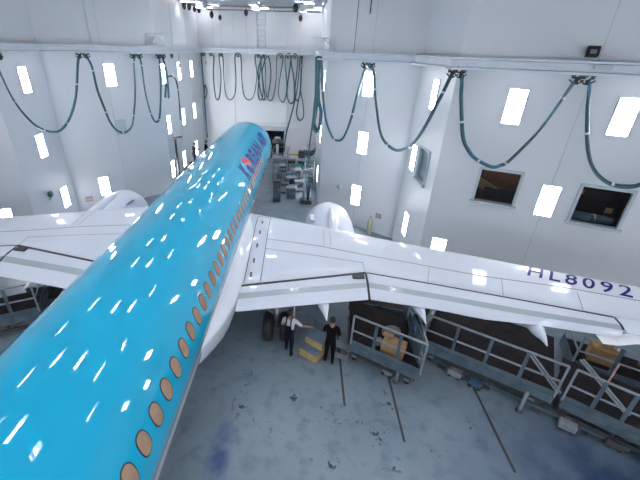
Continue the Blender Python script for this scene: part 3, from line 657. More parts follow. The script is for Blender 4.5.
def make_wing(sd, dy):
    def W(x, y, o=0.): return Vector((sd*x, y+dy, wz(x, y)+o))
    side = 'right' if sd > 0 else 'left'
    xs = [1.0, 1.6, 2.2, 3, 4, 5, 6.34, 7, 8, 9, 10, 11, 12, 13, 14, 15, 16, 17, 17.3]
    rows = []
    for x in xs:
        L, h = interp(x, LE), interp(x, HG); c = L-h; k = c/6
        up = [(L-u*c, ZH(x)+z*k) for u, z in PROF_U]
        lo = [(L-u*c, ZH(x)+z*k) for u, z in PROF_L]
        rows.append([(sd*x, y+dy, z) for y, z in up+lo[::-1]])
    wing = MB().grid(rows, closed=True, caps=True).build('wing', WHITE, AIR)
    for e in wing.data.edges:
        pass
    def surf(name, xa, xb, ya, yb, mt, th=.04, n=14, off=0.):
        """panel between two chordwise lines, with thickness"""
        rows = []
        for i in range(n+1):
            x = lerp(xa, xb, i/n); a, b = ya(x), yb(x); q = [W(x, lerp(a, b, t), off) for t in (0, .33, .66, 1)]
            rows.append(q+[p-Vector((0, 0, th)) for p in q[::-1]])
        return MB().grid(rows, closed=True, smooth=False, caps=True).build(name, mt, wing)
    f = lambda t: (lambda x: interp(x, t))
    for xa, xb in ((2.12, 6.31), (6.39, 12.47)):
        surf('spoiler', xa, xb, lambda x: interp(x, HG)-.05, f(BTP), WHITE, .05)
        surf('flap_leading_band', xa, xb, lambda x: interp(x, BTP)-.002, f(BBT), GREYP, .12)
        # the flap itself: a closed tapering body
        rows = []
        for i in range(15):
            x = lerp(xa, xb, i/14); a, te = interp(x, BBT)-.004, interp(x, TEE_); z0 = ZH(x)
            rows.append([(sd*x, a+dy, z0-.12), (sd*x, lerp(a, te, .5)+dy, z0-.18), (sd*x, te+dy, z0-.26), (sd*x, te+dy, z0-.285), (sd*x, lerp(a, te, .5)+dy, z0-.30), (sd*x, a+dy, z0-.34)])
        MB().grid(rows, closed=True, smooth=False, caps=True).build('flap', WHITE, wing)
    # aileron and wing tip trailing edge
    rows = []
    for i in range(11):
        x = lerp(12.53, 17.3, i/10); a, te = interp(x, HG)-.03, interp(x, TEE_); z0 = ZH(x)
        rows.append([(sd*x, a+dy, z0), (sd*x, te+dy, z0-.13), (sd*x, te+dy, z0-.16), (sd*x, a+dy, z0-.2)])
    MB().grid(rows, closed=True, smooth=False, caps=True).build('aileron', WHITE, wing)
    if sd > 0:
        rows = []
        for i in range(9):
            x = lerp(11.95, 14.6, i/8); te = interp(x, TEE_); z0 = ZH(x)-(.26 if x < 12.5 else .14)
            rows.append([(x, te+.04, z0-.03), (x, te-.26, z0-.09), (x, te-.26, z0-.11), (x, te+.04, z0-.06)])
        MB().grid(rows, closed=True, smooth=False, caps=True).build('trailing_edge_glare', GLARE, wing)['label'] = 'white strip in place of a bright reflection along the outer trailing edge'  # white strip added past the edge to paint a light reflection
    # thin lines: a ribbon on the wing
    def line(name, pts, w, mt, o=.006):
        m = MB(); P = []
        for (x0, y0), (x1, y1) in zip(pts[:-1], pts[1:]):
            n = max(2, int(math.hypot(x1-x0, y1-y0)/.25))
            P += [(lerp(x0, x1, i/n), lerp(y0, y1, i/n)) for i in range(n)]
        P.append(pts[-1]); rows = []
        for i, (x, y) in enumerate(P):
            a, b = P[max(i-1, 0)], P[min(i+1, len(P)-1)]; d = Vector((b[0]-a[0], b[1]-a[1])).normalized(); nx, ny = -d.y*w/2, d.x*w/2
            q = [W(x+nx, y+ny, o), W(x-nx, y-ny, o)]; rows.append([q[0], q[1], q[1]-Vector((0, 0, .012)), q[0]-Vector((0, 0, .012))])
        return m.grid(rows, closed=True, smooth=False).build(name, mt, wing)
    h = lambda x, d=0.: (x, interp(x, HG)+d)
    line('hinge_gap', [h(2.14, -.03), h(4.12, -.03), h(6.36, -.03)], .10, SEAM)
    line('hinge_gap', [h(6.38, -.03), h(8.55, -.03), h(10.5, -.03), h(12.46, -.03)], .05, SEAM)
    m = MB()
    for q in ((6.35, 10.66), (6.345, 9.54)): pass
    line('flap_slit', [(6.35, 10.68), (6.35, 10.2), (6.35, interp(6.35, TEE_)+.03)], .06, SEAM, .0)
    line('flap_slit', [(12.48, 8.12), (12.5, 7.9), (12.5, 7.74)], .05, SEAM, .0)
    # front spar line, parallel with the leading edge
    line('skin_joint', [(2.75, 12.3), (4.81, 11.72), (6.35, 11.25)], .02, LSEAM)
    sp = [(6.35, 11.25), (8.1, 10.62), (9.64, 9.9), (11.62, 9.1), (13.12, 8.28), (15, 7.5)]
    line('skin_joint', [(2.75, 12.95), (4.81, 12.35), (6.35, 11.75), (8.1, 10.95), (9.81, 10.14), (11.82, 9.38), (13.46, 8.62), (15, 7.9)], .028, LSEAM)
    for x in (6.32,): line('skin_joint', [(x, 10.75), (x, 11.3)], .015, LSEAM)
    for x in (8.2, 10.15, 11.9): line('skin_joint', [(x, interp(x, HG)+.02), (x+.25, interp(x, HG)+.75)], .018, LSEAM)
    line('skin_joint', [(5.0, 12.4), (5.0, 14.1)], .014, LSEAM); line('skin_joint', [(5.25, 12.3), (5.25, 13.95)], .014, LSEAM)
    # root walkway lines and their dark slots
    line('walkway_line', [(2.14, 15.15), (2.22, 10.3)], .025, SEAM); line('walkway_line', [(2.72, 14.95), (2.78, 10.35)], .025, SEAM); line('walkway_line', [(2.14, 15.15), (2.72, 14.95)], .02, SEAM)
    for y in (14.35, 13.45, 12.5, 11.55, 10.75): line('walkway_slot', [(2.42, y-.14), (2.40, y+.14)], .06, SEAM, .009)
    # recess at the flap break
    MB().box(W(6.08, 10.50, .012), (.40, .26, .05)).build('hinge_recess', SEAM, wing)
    # flap track fairings
    for x, yt, hh in ((4.86, 8.78, .12), (7.82, 8.5, 0), (10.85, 7.5, -.25)):
        h0 = interp(x, HG); z0 = ZH(x); rows = []
        for u, w, zt, zb in ((0, .02, -.35, -.40), (.15, .13, -.33, -.62), (.4, .19, -.30, -.78), (.62, .19, -.28, -.72), (.76, .17, -.27, -.62), (.9, .08, -.32, -.48), (1, .012, -.40, -.43)):
            y = lerp(h0+1.3, yt, u); rows.append([(sd*(x+hh*max(0, u-.5)*2+math.cos(t)*w), y+dy, z0+lerp(zb, zt, .5+.5*math.sin(t))) for t in [2*PI*j/14 for j in range(14)]])
        MB().grid(rows, closed=True, caps=True).build('flap_track_fairing', WHITE, wing)
    # engine
    ex, ey, ez = (5.45 if sd > 0 else -5.2), dy*.5, 1.48 if sd > 0 else 1.55
    n = MB().lathe([(.93, 17.55), (1.0, 17.68), (1.07, 17.6), (1.15, 17.3), (1.21, 16.6), (1.22, 15.8), (1.19, 14.9), (1.10, 14.1), (.98, 13.5), (.9, 13.42), (.88, 13.6), (.9, 15.5), (.9, 17.2), (.93, 17.55)], (ex, ey, ez), 'Y', 48).build('engine_nacelle', WHITE, AIR)
    MB().lathe([(.62, 13.9), (.58, 13.2), (.46, 12.6), (.40, 12.5), (.3, 12.9), (.12, 12.3), (.02, 11.9)], (ex, ey, ez), 'Y', 32).build('exhaust_nozzle', METAL, n)
    MB().lathe([(.0, 17.0), (.2, 16.7), (.3, 16.45), (.9, 16.42)], (ex, ey, ez), 'Y', 32).build('fan_spinner', DARKST, n)
    rows = []
    for y, w, zt, zb in ((16.5, .03, ez+1.24, ez+1.15), (15.5, .16, ez+1.38, ez+1.1), (14.2, .2, ez+1.35, ez+.9), (13.0, .18, ez+1.0, ez+.3), (11.8, .04, ez+.85, ez+.6)):
        rows.append([(ex-w, y+dy, zb), (ex-w, y+dy, zt-.05), (ex, y+dy, zt), (ex+w, y+dy, zt-.05), (ex+w, y+dy, zb)])
    MB().grid(rows, closed=True, caps=True).build('engine_pylon', WHITE, AIR)
    rows = []
    m = MB().grid([[(ex-sd*.78, 16.4+dy, ez+.90), (ex-sd*.72, 15.5+dy, ez+.95)], [(ex-sd*1.0, 15.6+dy, ez+1.2), (ex-sd*.95, 15.2+dy, ez+1.15)]], smooth=False)
    o = m.build('nacelle_strake', WHITE, n); o.modifiers.new('t', 'SOLIDIFY').thickness = .02
    return wing, W, line
WR, WRf, lineR = make_wing(1, 0.)
for _t in (BTP, BBT, TEE_): _t[:] = [(x, interp(x, HG)-(interp(x, HG)-y)*1.33) for x, y in _t]
WL, WLf, lineL = make_wing(-1, .75)
for _t in (BTP, BBT, TEE_): _t[:] = [(x, interp(x, HG)-(interp(x, HG)-y)/1.33) for x, y in _t]
# registration on the right wing
def regfn(u, v):
    x, y = 11.17+2.18*u+.33*v, 9.97-1.25*u+.52*v
    return Vector((x, y, wz(x, y)+.012))
lay(text_bm('HL8092', 6, .012, 1.3), regfn, 'registration_lettering', NAVY, WR)['label'] = 'dark blue registration letters HL8092'
# wing to body fairing
FY = [(6.5, 1.78, 2.98), (7.0, 1.88, 2.86), (7.5, 1.97, 2.74), (8.1, 2.05, 2.6), (8.8, 2.10, 2.46), (9.5, 2.13, 2.38), (10.2, 2.16, 2.37), (11.5, 2.17, 2.56), (13, 2.18, 2.68), (14.2, 2.2, 2.70), (15.2, 2.2, 2.5), (15.9, 2.05, 2.3), (16.6, 1.8, 2.0), (18.2, 1.2, 1.5)]
IN = [(6.5, 3.02), (8, 3.0), (10, 2.98), (14, 2.9), (15.5, 2.7), (16.6, 2.2), (18.2, 1.7)]
for sd in (1, -1):
    rows = []
    for y, x, z in FY:
        yy = y+(.0 if sd > 0 else .2); zi = interp(y, IN); xi = 1.8*math.sqrt(max(0, 1-((zi-3.1)/1.88)**2))-.01
        r = [(xi, zi)]
        for t in (.25, .5, .75): r.append((lerp(xi, x, t**1.35), lerp(zi, z, t**.8)))
        r += [(x, z), (x+.005, z-.06)]
        zb = 1.0+.9*max(0, (8.5-y)/2)+.9*max(0, (y-16.5)/1.7)
        zb = min(zb, z-.3); xb = 1.5 if 8.5 < y < 16.5 else 1.2
        r += [(x-.12, lerp(z, zb, .5)), (xb, zb), (.0, zb-.05 if zb < 1.1 else zb)]
        rows.append([(sd*a, yy, b) for a, b in r])
    MB().grid(rows, caps=False).build('belly_fairing', WHITE, AIR)
# landing gear
def gear(x, y, r, w, tw, ztop, lab):
    g = MB(); g.tube([(x, y, r), (x, y, ztop)], .09, 12); g.tube([(x, y, r+.25), (x, y, r+.9)], .13, 12); g.tube([(x-tw, y, r), (x+tw, y, r)], .06, 10)
    g.bar((x, y, r+.5), (x*.6, y-.1, ztop), .07); g.bar((x, y, r+.4), (x, y+.6, ztop), .06)
    g = g.build(lab, METAL, AIR)
    for s in (-1, 1):
        c = (x+s*tw, y, r)
        wh = MB().lathe([(r*.55, -w/2), (r*.9, -w/2), (r, -w*.3), (r, w*.3), (r*.9, w/2), (r*.55, w/2)], c, 'X', 36).build('tyre', TYRE, g)
        MB().lathe([(0, -w*.35), (r*.2, -w*.4), (r*.25, -w*.2), (r*.55, -w*.35), (r*.55, w*.35), (r*.25, w*.2), (r*.2, w*.4), (0, w*.35)], c, 'X', 24).build('wheel_hub', METAL, wh)
for sd in (1, -1):
    gear(sd*3.36, 10.35+(0 if sd > 0 else .2), .53, .34, .3, 2.1, 'main_landing_gear')
    MB().box((sd*3.98, 10.5+(0 if sd > 0 else .2), 1.4), (.04, .75, 1.3)).build('gear_door', WHITE, AIR)
gear(0, 24.3, .36, .2, .2, 1.5, 'nose_landing_gear')
# tail surfaces, behind the camera
rows = []
for z, y0, y1, w in ((4.8, -4.2, -9.3, .2), (6, -5.2, -9.6, .17), (8, -6.9, -10.2, .12), (10.6, -9.0, -11.0, .07)):
    rows.append([(0, y0, z), (w, lerp(y0, y1, .3), z), (0, y1, z), (-w, lerp(y0, y1, .3), z)])
MB().grid(rows, closed=True, caps=True).build('tail_fin', LIVERY, AIR)
for sd in (1, -1):
    rows = []
    for x, y0, y1, w in ((.3, -6.6, -9.4, .14), (6.1, -9.3, -10.6, .06)):
        rows.append([(sd*x, y0, 4.3+x*.1), (sd*x, lerp(y0, y1, .3), 4.3+x*.1+w), (sd*x, y1, 4.3+x*.1), (sd*x, lerp(y0, y1, .3), 4.3+x*.1-w)])
    MB().grid(rows, closed=True, caps=True).build('tailplane', WHITE, AIR)
# ---------------------------------------------------------------- work docks
def rail_section(t, a, b, zd, n_post, h=1.14, post=.09, fascia=.3, mid=.56, toe=True, name='guard_rail', deck_in=None):
    """flat-post guard rail between two deck corners"""
    a, b = Vector(a), Vector(b); d = (b-a).normalized(); m = MB(); up = Vector((0, 0, 1))
    m.bar(a+up*(zd+h), b+up*(zd+h), .045, .055); m.bar(a+up*(zd+mid), b+up*(zd+mid), .035, .05)
    m.build(name, STEEL, t)
    for k in range(n_post):
        p = a+d*((b-a).length*k/(n_post-1)); wdt = .05 if k in (0, n_post-1) else post
        MB().bar(p+up*(zd-.05), p+up*(zd+h), .05, wdt, up=d).build('rail_post', STEEL if k in (0, n_post-1) else DOCK, t)
    if toe:
        m = MB(); m.bar(a+up*(zd+.08), b+up*(zd+.08), .02, .16); m.bar(a+up*(zd-fascia/2), b+up*(zd-fascia/2), .06, fascia); m.build('side_panel', DOCK, t)
def dock(label, a, b, back, zd, posts, ends, under=True, ext=None):
    a, b, back = Vector((*a, 0)), Vector((*b, 0)), Vector((*back, 0)); up = Vector((0, 0, 1)); d = (b-a).normalized(); L = (b-a).length
    t = thing('work_dock', label, 'work platform', (a+b+back)/2)
    m = MB(); q = [a, b, b+back, a+back]; m.prism([(v.x, v.y) for v in q], zd-.06, zd); m.build('deck', PLATE, t)
    rail_section(t, a, b, zd, posts)
    if 'R' in ends: rail_section(t, b, b+back, zd, 2)
    if 'L' in ends: rail_section(t, a, a+back, zd, 2)
    if 'B' in ends: rail_section(t, a+back, b+back, zd, posts)
    if under:
        m = MB(); o1, o2 = back*.12, back*.88
        for o in (o1, o2):
            m.bar(a+o+d*.1+up*.26, b+o-d*.1+up*.26, .09, .12); m.bar(a+o+up*(zd-.2), b+o+up*(zd-.2), .08, .16)
            n = max(1, round(L/1.3))
            for k in range(n):
                p, r = a+o+d*(L*(k+.08)/n), a+o+d*(L*(k+.92)/n)
                m.bar(p+up*(.3), r+up*(zd-.2), .05); m.bar(p+up*(zd-.2), p+up*.28, .06)
        for k in (0, .5, 1): m.bar(a+d*(L*k*.96+.05)+o1+up*.26, a+d*(L*k*.96+.05)+o2+up*.26, .08)
        m.build('scissor_frame', DARKST, t)
        for k in (.1, .9):
            for o in (o1, o2):
                p = a+d*(L*k)+o; c = MB()
                c.box(p+up*.22, (.16, .14, .08), rz=math.atan2(d.y, d.x)); c = c.build('caster', STEEL, t)
                x = MB()
                R = Matrix.Translation(p+up*.1) @ Matrix.Rotation(math.atan2(d.y, d.x), 4, 'Z')
                x.lathe([(0, -.03), (.08, -.03), (.1, 0), (.08, .03), (0, .03)], (0, 0, 0), 'Y', 14)
                for v in x.bm.verts: v.co = R @ v.co
                x.build('caster_wheel', BLACK, c)
    return t
A = dock('short railed work dock under the right wing, just behind the man in black', (5.88, 9.22), (7.84, 8.09), (.2, 2.5), .93, 4, 'R')
Bd = dock('long railed work dock under the right wing, right of the short dock', (8.26, 9.46), (11.46, 7.54), (1.45, 2.5), .93, 5, 'L')
Cd = dock('railed work dock at the right edge of the photo', (11.62, 7.44), (14.6, 5.2), (1.0, 1.65), .93, 7, '')
Dd = dock('railed work dock under the left wing beside the fuselage', (-9.3, 7.75), (-5.13, 10.04), (-.6, 1.3), .93, 7, 'R')
Ed = dock('rear railed work dock under the right wing tip, behind the long dock', (13.2, 9.3), (16.6, 7.45), (.5, 1.3), .5, 5, 'L')
Fd = dock('dark low dock behind the short one, under the wing', (6.4, 12.0), (9.2, 11.3), (.3, 1.2), .4, 4, '')
# long floor beams that the docks run on
for k, (a, b, lab) in enumerate((((8.75, 9.55), (12.95, 6.75), 'near'), ((9.5, 10.3), (13.6, 7.6), 'far'))):
    t = thing('floor_beam', 'long dark steel beam on the floor below the long work dock, the %s one' % lab, 'beam', (*a, 0))
    m = MB(); m.bar((*a, .16), (*b, .16), .12, .10); m.build('beam', DOCK, t)
    m = MB()
    for q in (.08, .35, .62, .9):
        x, y = lerp(a[0], b[0], q), lerp(a[1], b[1], q); m.box((x, y, .055), (.26, .2, .11), rz=-.59)
    m.build('beam_foot', DARKST, t)
def motor(label, x, y, mt, s=1.):
    t = thing('drive_unit', label, 'drive unit', (x, y, 0), -.58)
    R = Matrix.Rotation(-.58, 4, 'Z')
    MB().box((x, y, .17*s), (.42*s, .26*s, .2*s), rot=R).build('motor_box', mt, t, bevel=.02)
    v = R @ Vector((.3*s, 0, 0)); MB().tube([(x, y, .17*s), (x+v.x, y+v.y, .17*s)], .08*s, 12).build('motor', DARKST, t)
    m = MB()
    for q in (-.13, .13): m.tube([(x+R.to_3x3()[0][0]*q-.06, y+q*R[1][0]-.1, .06), (x+q*R[0][0]+.06, y+q*R[1][0]+.1, .06)], .06, 12)
    m.build('roller', BLACK, t)
motor('grey drive box on the floor under the left end of the long dock', 9.35, 8.95, STEEL)
motor('small blue-grey drive box next to the grey one at the end of a floor channel', 9.85, 8.55, BLUEM, .85)
motor('grey drive box on the floor near the right end of the floor beam', 11.9, 7.2, STEEL)
motor('dark drive box at the lower right corner of the docks', 12.9, 6.75, DARKST)
motor('small drive box under the short dock behind the floor channel', 7.15, 8.85, STEEL, .8)
for x, y, lab in ((10.85, 7.72, 'pale steel jack leg under the middle of the long dock'), (7.35, 8.55, 'pale steel jack leg under the short dock')):
    t = thing('jack_leg', lab, 'jack', (x, y, 0)); MB().tube([(x, y, .05), (x, y, .8)], .05, 10).build('tube', STEEL, t); MB().lathe([(0, 0), (.1, 0), (.1, .03), (.05, .07), (0, .07)], (x, y, 0), 'Z', 16).build('foot', DARKST, t)
# things on the short dock
t = thing('cardboard_box', 'tan cardboard box on the short work dock', 'box', (7.2, 8.95, .93), .5)
m = MB(); m.box((7.2, 8.95, 1.12), (.72, .5, .38), rz=-.5); m.build('carton', CARD, t, bevel=.01)
m = MB(); m.box((7.05, 9.23, 1.36), (.34, .2, .012), rz=-.5); m.build('flap', CARD, t)
o = MB().sphere((7.25, 9.62, 1.15), .24, sc=(1.35, .8, 1.)).build('canvas_bag', CANVAS); tag(o, 'grey canvas bag behind the cardboard box on the short dock', 'bag')
o = MB().sphere((6.75, 9.2, 1.08), .16, sc=(1.1, .9, .95)).build('cloth_bundle', CANVAS); tag(o, 'small grey-brown cloth bundle left of the cardboard box', 'bundle')
t = thing('access_panel', 'tall teal-grey sheet leaning inside the right end of the short dock', 'panel', (8.0, 9.3, .93))
MB().box((7.83, 9.0, 1.5), (.04, 1.2, 1.0)).build('sheet', DOCK, t)
MB().lathe([(0, -.02), (.2, -.02), (.2, .02), (0, .02)], (7.8, 9.2, 1.75), 'X', 20).build('round_cover', BLUEM, t)
# aluminium step hung on the short dock
t = thing('folding_step', 'low aluminium step right of the man in black shirt', 'step', (5.75, 9.7, 0))
m = MB(); m.box((5.72, 9.72, .32), (.62, .3, .04), rz=-.5); m.box((5.6, 9.45, .12), (.55, .2, .03), rz=-.5); m.build('tread', STEEL, t); m = MB()
for s in (-.28, .28): m.bar((5.72+s*.88, 9.8-s*.48, .33), (5.52+s*.88, 9.3-s*.48, .01), .04); m.bar((5.72+s*.88, 9.8-s*.48, .33), (5.76+s*.88, 9.98-s*.48, .01), .04)
m.build('leg', STEEL, t)
# wooden two-tread steps
def steps(x, y, rz):
    t = thing('portable_steps', 'tan two-tread portable steps with blue-grey treads between the two men', 'steps', (x, y, 0), rz)
    M = Matrix.Translation((x, y, 0)) @ Matrix.Rotation(rz, 4, 'Z')
    def B(mb, c, s): mb.box(M @ Vector(c), s, rz=rz); return mb
    w = .66
    for s in (-1, 1):
        p = MB(); B(p, (s*w/2, .14, .30), (.04, .40, .60)); B(p, (s*w/2, -.22, .15), (.04, .34, .30)); p.build('side_board', YEL, t)
    m = MB(); B(m, (0, -.385, .15), (w, .03, .30)); B(m, (0, -.055, .45), (w, .03, .30)); m.build('riser', YEL, t)
    m = MB(); B(m, (0, -.22, .315), (w+.04, .36, .03)); m.build('tread', STEPTOP, t)
    m = MB(); B(m, (0, .15, .615), (w+.04, .44, .03)); m.build('tread', STEPTOP, t)
steps(4.72, 9.68, -.62)
# cluttered machinery under the wing tip
def cart(label, x, y, rz, w, d, h, mt, z0=0., nm='tool_cart', cat='cart', shelves=2):
    t = thing(nm, label, cat, (x, y, z0), rz); M = Matrix.Translation((x, y, z0)) @ Matrix.Rotation(rz, 4, 'Z')
    for k in range(shelves):
        zz = .18+(h-.2)*k/max(1, shelves-1); MB().box(M @ Vector((0, 0, zz)), (w, d, .05), rz=rz).build('shelf', mt, t)
    for sx in (-1, 1):
        for sy in (-1, 1): MB().bar(M @ Vector((sx*w*.47, sy*d*.45, .1)), M @ Vector((sx*w*.47, sy*d*.45, h)), .035).build('leg', STEEL, t)
    for sx in (-1, 1):
        for sy in (-1, 1): MB().lathe([(0, -.02), (.06, -.02), (.06, .02), (0, .02)], M @ Vector((sx*w*.45, sy*d*.42, .06)), 'X', 12).build('wheel', BLACK, t)
    f = MB().tube([M @ Vector((w*.5, -d*.4, h)), M @ Vector((w*.62, -d*.4, h+.1)), M @ Vector((w*.62, d*.4, h+.1)), M @ Vector((w*.5, d*.4, h))], .018, 8); f.build('handle', STEEL, t)
    return t, M
cart('steel trolley under the wing tip behind the long dock', 15.6, 8.85, -.5, 1.0, .6, .8, DOCK, .5)
t = thing('hydraulic_unit', 'brown and yellow hydraulic unit under the wing near the right edge', 'machine', (14.2, 9.5, .5))
HX, HY = 2.3, .2
MB().box((11.9+HX, 9.3+HY, .8), (.75, .45, .58), rz=-.5).build('tank', CARD, t, bevel=.03)
MB().tube([(11.65+HX, 9.35+HY, 1.05), (11.7+HX, 9.35+HY, 1.4), (12.0+HX, 9.2+HY, 1.45), (12.15+HX, 9.2+HY, 1.0)], .035, 8).build('pipe', YELLOW, t)
MB().sphere((11.9+HX, 9.3+HY, 1.2), .13).build('accumulator', CARD, t); MB().sphere((12.1+HX, 9.15+HY, 1.15), .08).build('valve', METAL, t)
S1A, S1B, S2A, S2B = (10.76, 8.12, 1.9), (11.6, 7.62, .95), (12.0, 7.9, 2.0), (13.05, 7.0, .95)
for a, b, lab in ((S1A, S1B, 'steel diagonal strut leaning by the right end of the long dock'), (S2A, S2B, 'wide grey strut crossing behind the rail at the right edge')):
    t = thing('leaning_strut', lab, 'strut', b); m = MB(); m.bar(a, b, .05, .04); m.bar((a[0]+.1, a[1]+.02, a[2]), (b[0]+.1, b[1]+.02, b[2]), .05, .04); m.build('bar', STEEL, t)
t = thing('upright_pole', 'thin pinkish upright pole behind the rail at the right edge', 'pole', (12.9, 7.7, 0)); MB().tube([(12.75, 7.6, 0), (12.75, 7.6, 2.2)], .022, 8).build('pole', SIGNR, t); MB().lathe([(0, 0), (.14, 0), (.12, .03), (0, .04)], (12.75, 7.6, 0), 'Z', 16).build('base', DARKST, t)
for x, y, s, mt, lab in ((9.8, 13.2, .6, DARKST, 'low dark crate under the wing, the left one'), (11.6, 11.4, .6, DARKST, 'low dark crate under the wing, the right one'), (-6.5, 12.2, .9, DARKST, 'dark crate under the left wing')):
    t = thing('equipment_crate', lab, 'crate', (x, y, 0)); MB().box((x, y, s*.35), (s*1.2, s*.8, s*.66), rz=.2).build('body', mt, t, bevel=.02); MB().box((x, y, s*.7), (s*1.25, s*.85, .06), rz=.2).build('lid', STEEL, t)
# ---------------------------------------------------------------- nose bay equipment
def cyl_unit(label, x, y, z, mt):
    pass
cart('steel bench crowded with parts right of the nose', 3.7, 31.4, 0, 2.0, .8, .95, STEEL, nm='work_bench', cat='bench')
t = thing('yellow_barrier', 'short yellow barrier against the far wall of the bay', 'barrier', (3.3, 33.4, 0))
m = MB(); m.box((3.3, 33.4, .85), (1.1, .06, .16)); m.box((3.3, 33.4, .5), (1.1, .06, .1)); m.build('board', YELLOW, t); m = MB()
for s in (-.5, .5): m.bar((3.3+s, 33.3, 0), (3.3+s, 33.4, .95), .05); m.bar((3.3+s, 33.55, 0), (3.3+s, 33.4, .95), .05)
m.build('leg', STEEL, t)
t = thing('mixing_tank', 'teal-green tank beside the bench in the nose bay', 'tank', (3.65, 29.2, 0))
MB().lathe([(0, .1), (.42, .1), (.45, .2), (.45, 1.0), (.4, 1.1), (0, 1.12)], (3.65, 29.2, 0), 'Z', 28).build('vessel', GREEN, t); MB().tube([(3.65, 29.2, 1.1), (3.65, 29.2, 1.5), (3.9, 29.2, 1.55)], .04, 8).build('pipe', STEEL, t); m = MB()
for k in range(4): m.bar((3.65+.36*math.cos(k*PI/2+.7), 29.2+.36*math.sin(k*PI/2+.7), 0), (3.65+.36*math.cos(k*PI/2+.7), 29.2+.36*math.sin(k*PI/2+.7), .2), .05)
m.build('leg', STEEL, t)
t = thing('nose_dock', 'grey stair platform with rails beside the aircraft nose', 'platform', (2.4, 29.5, 0))
m = MB(); m.box((2.2, 29.6, 1.25), (1.3, 1.0, .06)); m.build('deck', DOCK, t); m = MB()
for sx in (1.6, 2.8):
    for sy in (29.15, 30.05): m.bar((sx, sy, 0), (sx, sy, 2.3), .05)
m.build('post', STEEL, t); m = MB()
for z in (1.8, 2.3):
    m.bar((2.8, 29.15, z), (2.8, 30.05, z), .04); m.bar((1.6, 30.05, z), (2.8, 30.05, z), .04)
m.build('guard_rail', STEEL, t); m = MB()
for k in range(5): m.box((2.2, 27.9+.25*k, .2+.22*k), (.9, .24, .04))
m.build('stair_tread', STEEL, t); 
for s in (1.73, 2.67): MB().bar((s, 27.75, .05), (s, 29.1, 1.25), .05, .12).build('stringer', DOCK, t)
t = thing('paint_robot', 'upright grey spray machine with a round dark top beside the nose', 'machine', (1.75, 32.3, 0))
MB().box((1.75, 32.3, .5), (.9, .7, 1.0)).build('base_cabinet', STEEL, t, bevel=.03); MB().tube([(1.75, 32.3, 1), (1.75, 32.3, 2.2)], .12, 12).build('column', FRAME, t)
MB().lathe([(0, 0), (.42, .02), (.5, .15), (.42, .32), (.2, .4), (0, .42)], (1.75, 32.3, 2.05), 'Z', 24).build('head_cover', DARKST, t)
MB().lathe([(0, 0), (.26, .02), (.26, .14), (0, .18)], (1.75, 32.3, 2.45), 'Z', 24).build('head_cap', STEEL, t)
t = thing('dome_lamp', 'shiny domed lamp on a thin column at the right side of the nose bay', 'lamp', (4.55, 30.4, 0))
MB().tube([(4.55, 30.4, 0), (4.55, 30.4, 2.2)], .09, 10).build('column', DOCK, t); MB().lathe([(.5, 0), (.48, .12), (.36, .34), (.2, .48), (.08, .54), (0, .55)], (4.55, 30.4, 2.1), 'Z', 24).build('dome', METAL, t); MB().lathe([(.3, -.5), (.42, -.3), (.5, 0)], (4.55, 30.4, 2.1), 'Z', 24).build('shade', BLUEM, t)
t = thing('hose_stand', 'stand of pale tubes and blue hoses at the right of the nose bay', 'stand', (4.55, 26.8, 0))
m = MB()
for x, y in ((4.2, 26.4), (4.9, 26.4), (4.2, 27.3), (4.9, 27.3)): m.tube([(x, y, 0), (x, y, 2.3)], .035, 8)
for z in (.5, 1.1, 1.7, 2.3): m.tube([(4.2, 26.4, z), (4.9, 26.4, z)], .03, 8); m.tube([(4.2, 27.3, z), (4.9, 27.3, z)], .03, 8); m.tube([(4.2, 26.4, z), (4.2, 27.3, z)], .03, 8)
m.build('frame', STEEL, t)
for k, mt in enumerate((BLUEH, TEAL, BLKH)):
    MB().tube([(4.3+.2*k+.12*math.cos(a*.6), 26.35+.04*math.sin(a), 2.3-.11*a) for a in range(20)], .035, 6, m=mt).build('hose', None, t)
t = thing('pump_column', 'tall blue and white pump column nearest the wing at the right of the bay', 'pump', (4.35, 23.9, 0))
MB().box((4.35, 23.9, .12), (.8, .7, .24)).build('base', DARKST, t, bevel=.02); MB().tube([(4.2, 23.9, .2), (4.2, 23.9, 2.1)], .08, 12).build('column', TIE, t); MB().tube([(4.5, 23.8, .2), (4.5, 23.8, 1.6)], .1, 12).build('cylinder', BLUEM, t)
MB().box((4.3, 23.9, 2.2), (.45, .35, .3)).build('head', METAL, t, bevel=.03); MB().tube([(4.5, 23.8, 1.6), (4.6, 23.7, 1.9), (4.4, 23.8, 2.2)], .03, 8).build('hose', BLKH, t)
for x, y, z, w_, mt, lab in ((2.35, 23.9, 1.5, .5, DARKST, 'tall dark locker beside the nose at the front of the bay'), (3.3, 24.6, .8, .7, STEEL, 'grey chest between the dark locker and the pump column'), (3.7, 27.5, 1.3, .5, FRAME, 'pale upright locker in front of the white drum'), (3.9, 32.9, 1.3, .6, DARKST, 'dark locker beside the yellow barrier')):
    t = thing('storage_locker', lab, 'locker', (x, y, 0)); MB().box((x, y, z/2+.04), (w_, .45, z)).build('locker_body', mt, t, bevel=.02); MB().box((x, y-.235, z*.55), (w_-.08, .02, z*.75)).build('door', DOCK, t); MB().box((x+w_*.3, y-.26, z*.6), (.03, .03, .14)).build('handle', METAL, t)
cart('steel cart with two shelves between the nose and the pump column', 3.2, 26.7, .3, .8, .55, .9, STEEL)
for x, y, z, mt, lab in ((2.75, 25.5, .7, BLUEM, 'low blue cabinet beside the nose, nearest the wing'), (3.1, 30.2, 1.1, DARKST, 'dark control cabinet left of the bench')):
    t = thing('control_cabinet', lab, 'cabinet', (x, y, 0)); MB().box((x, y, z/2+.05), (.6, .5, z)).build('cabinet_body', mt, t, bevel=.02); MB().box((x, y-.255, z*.6), (.5, .015, z*.6)).build('door', STEEL, t); MB().box((x, y, z+.1), (.64, .54, .06)).build('lid', DARKST, t)
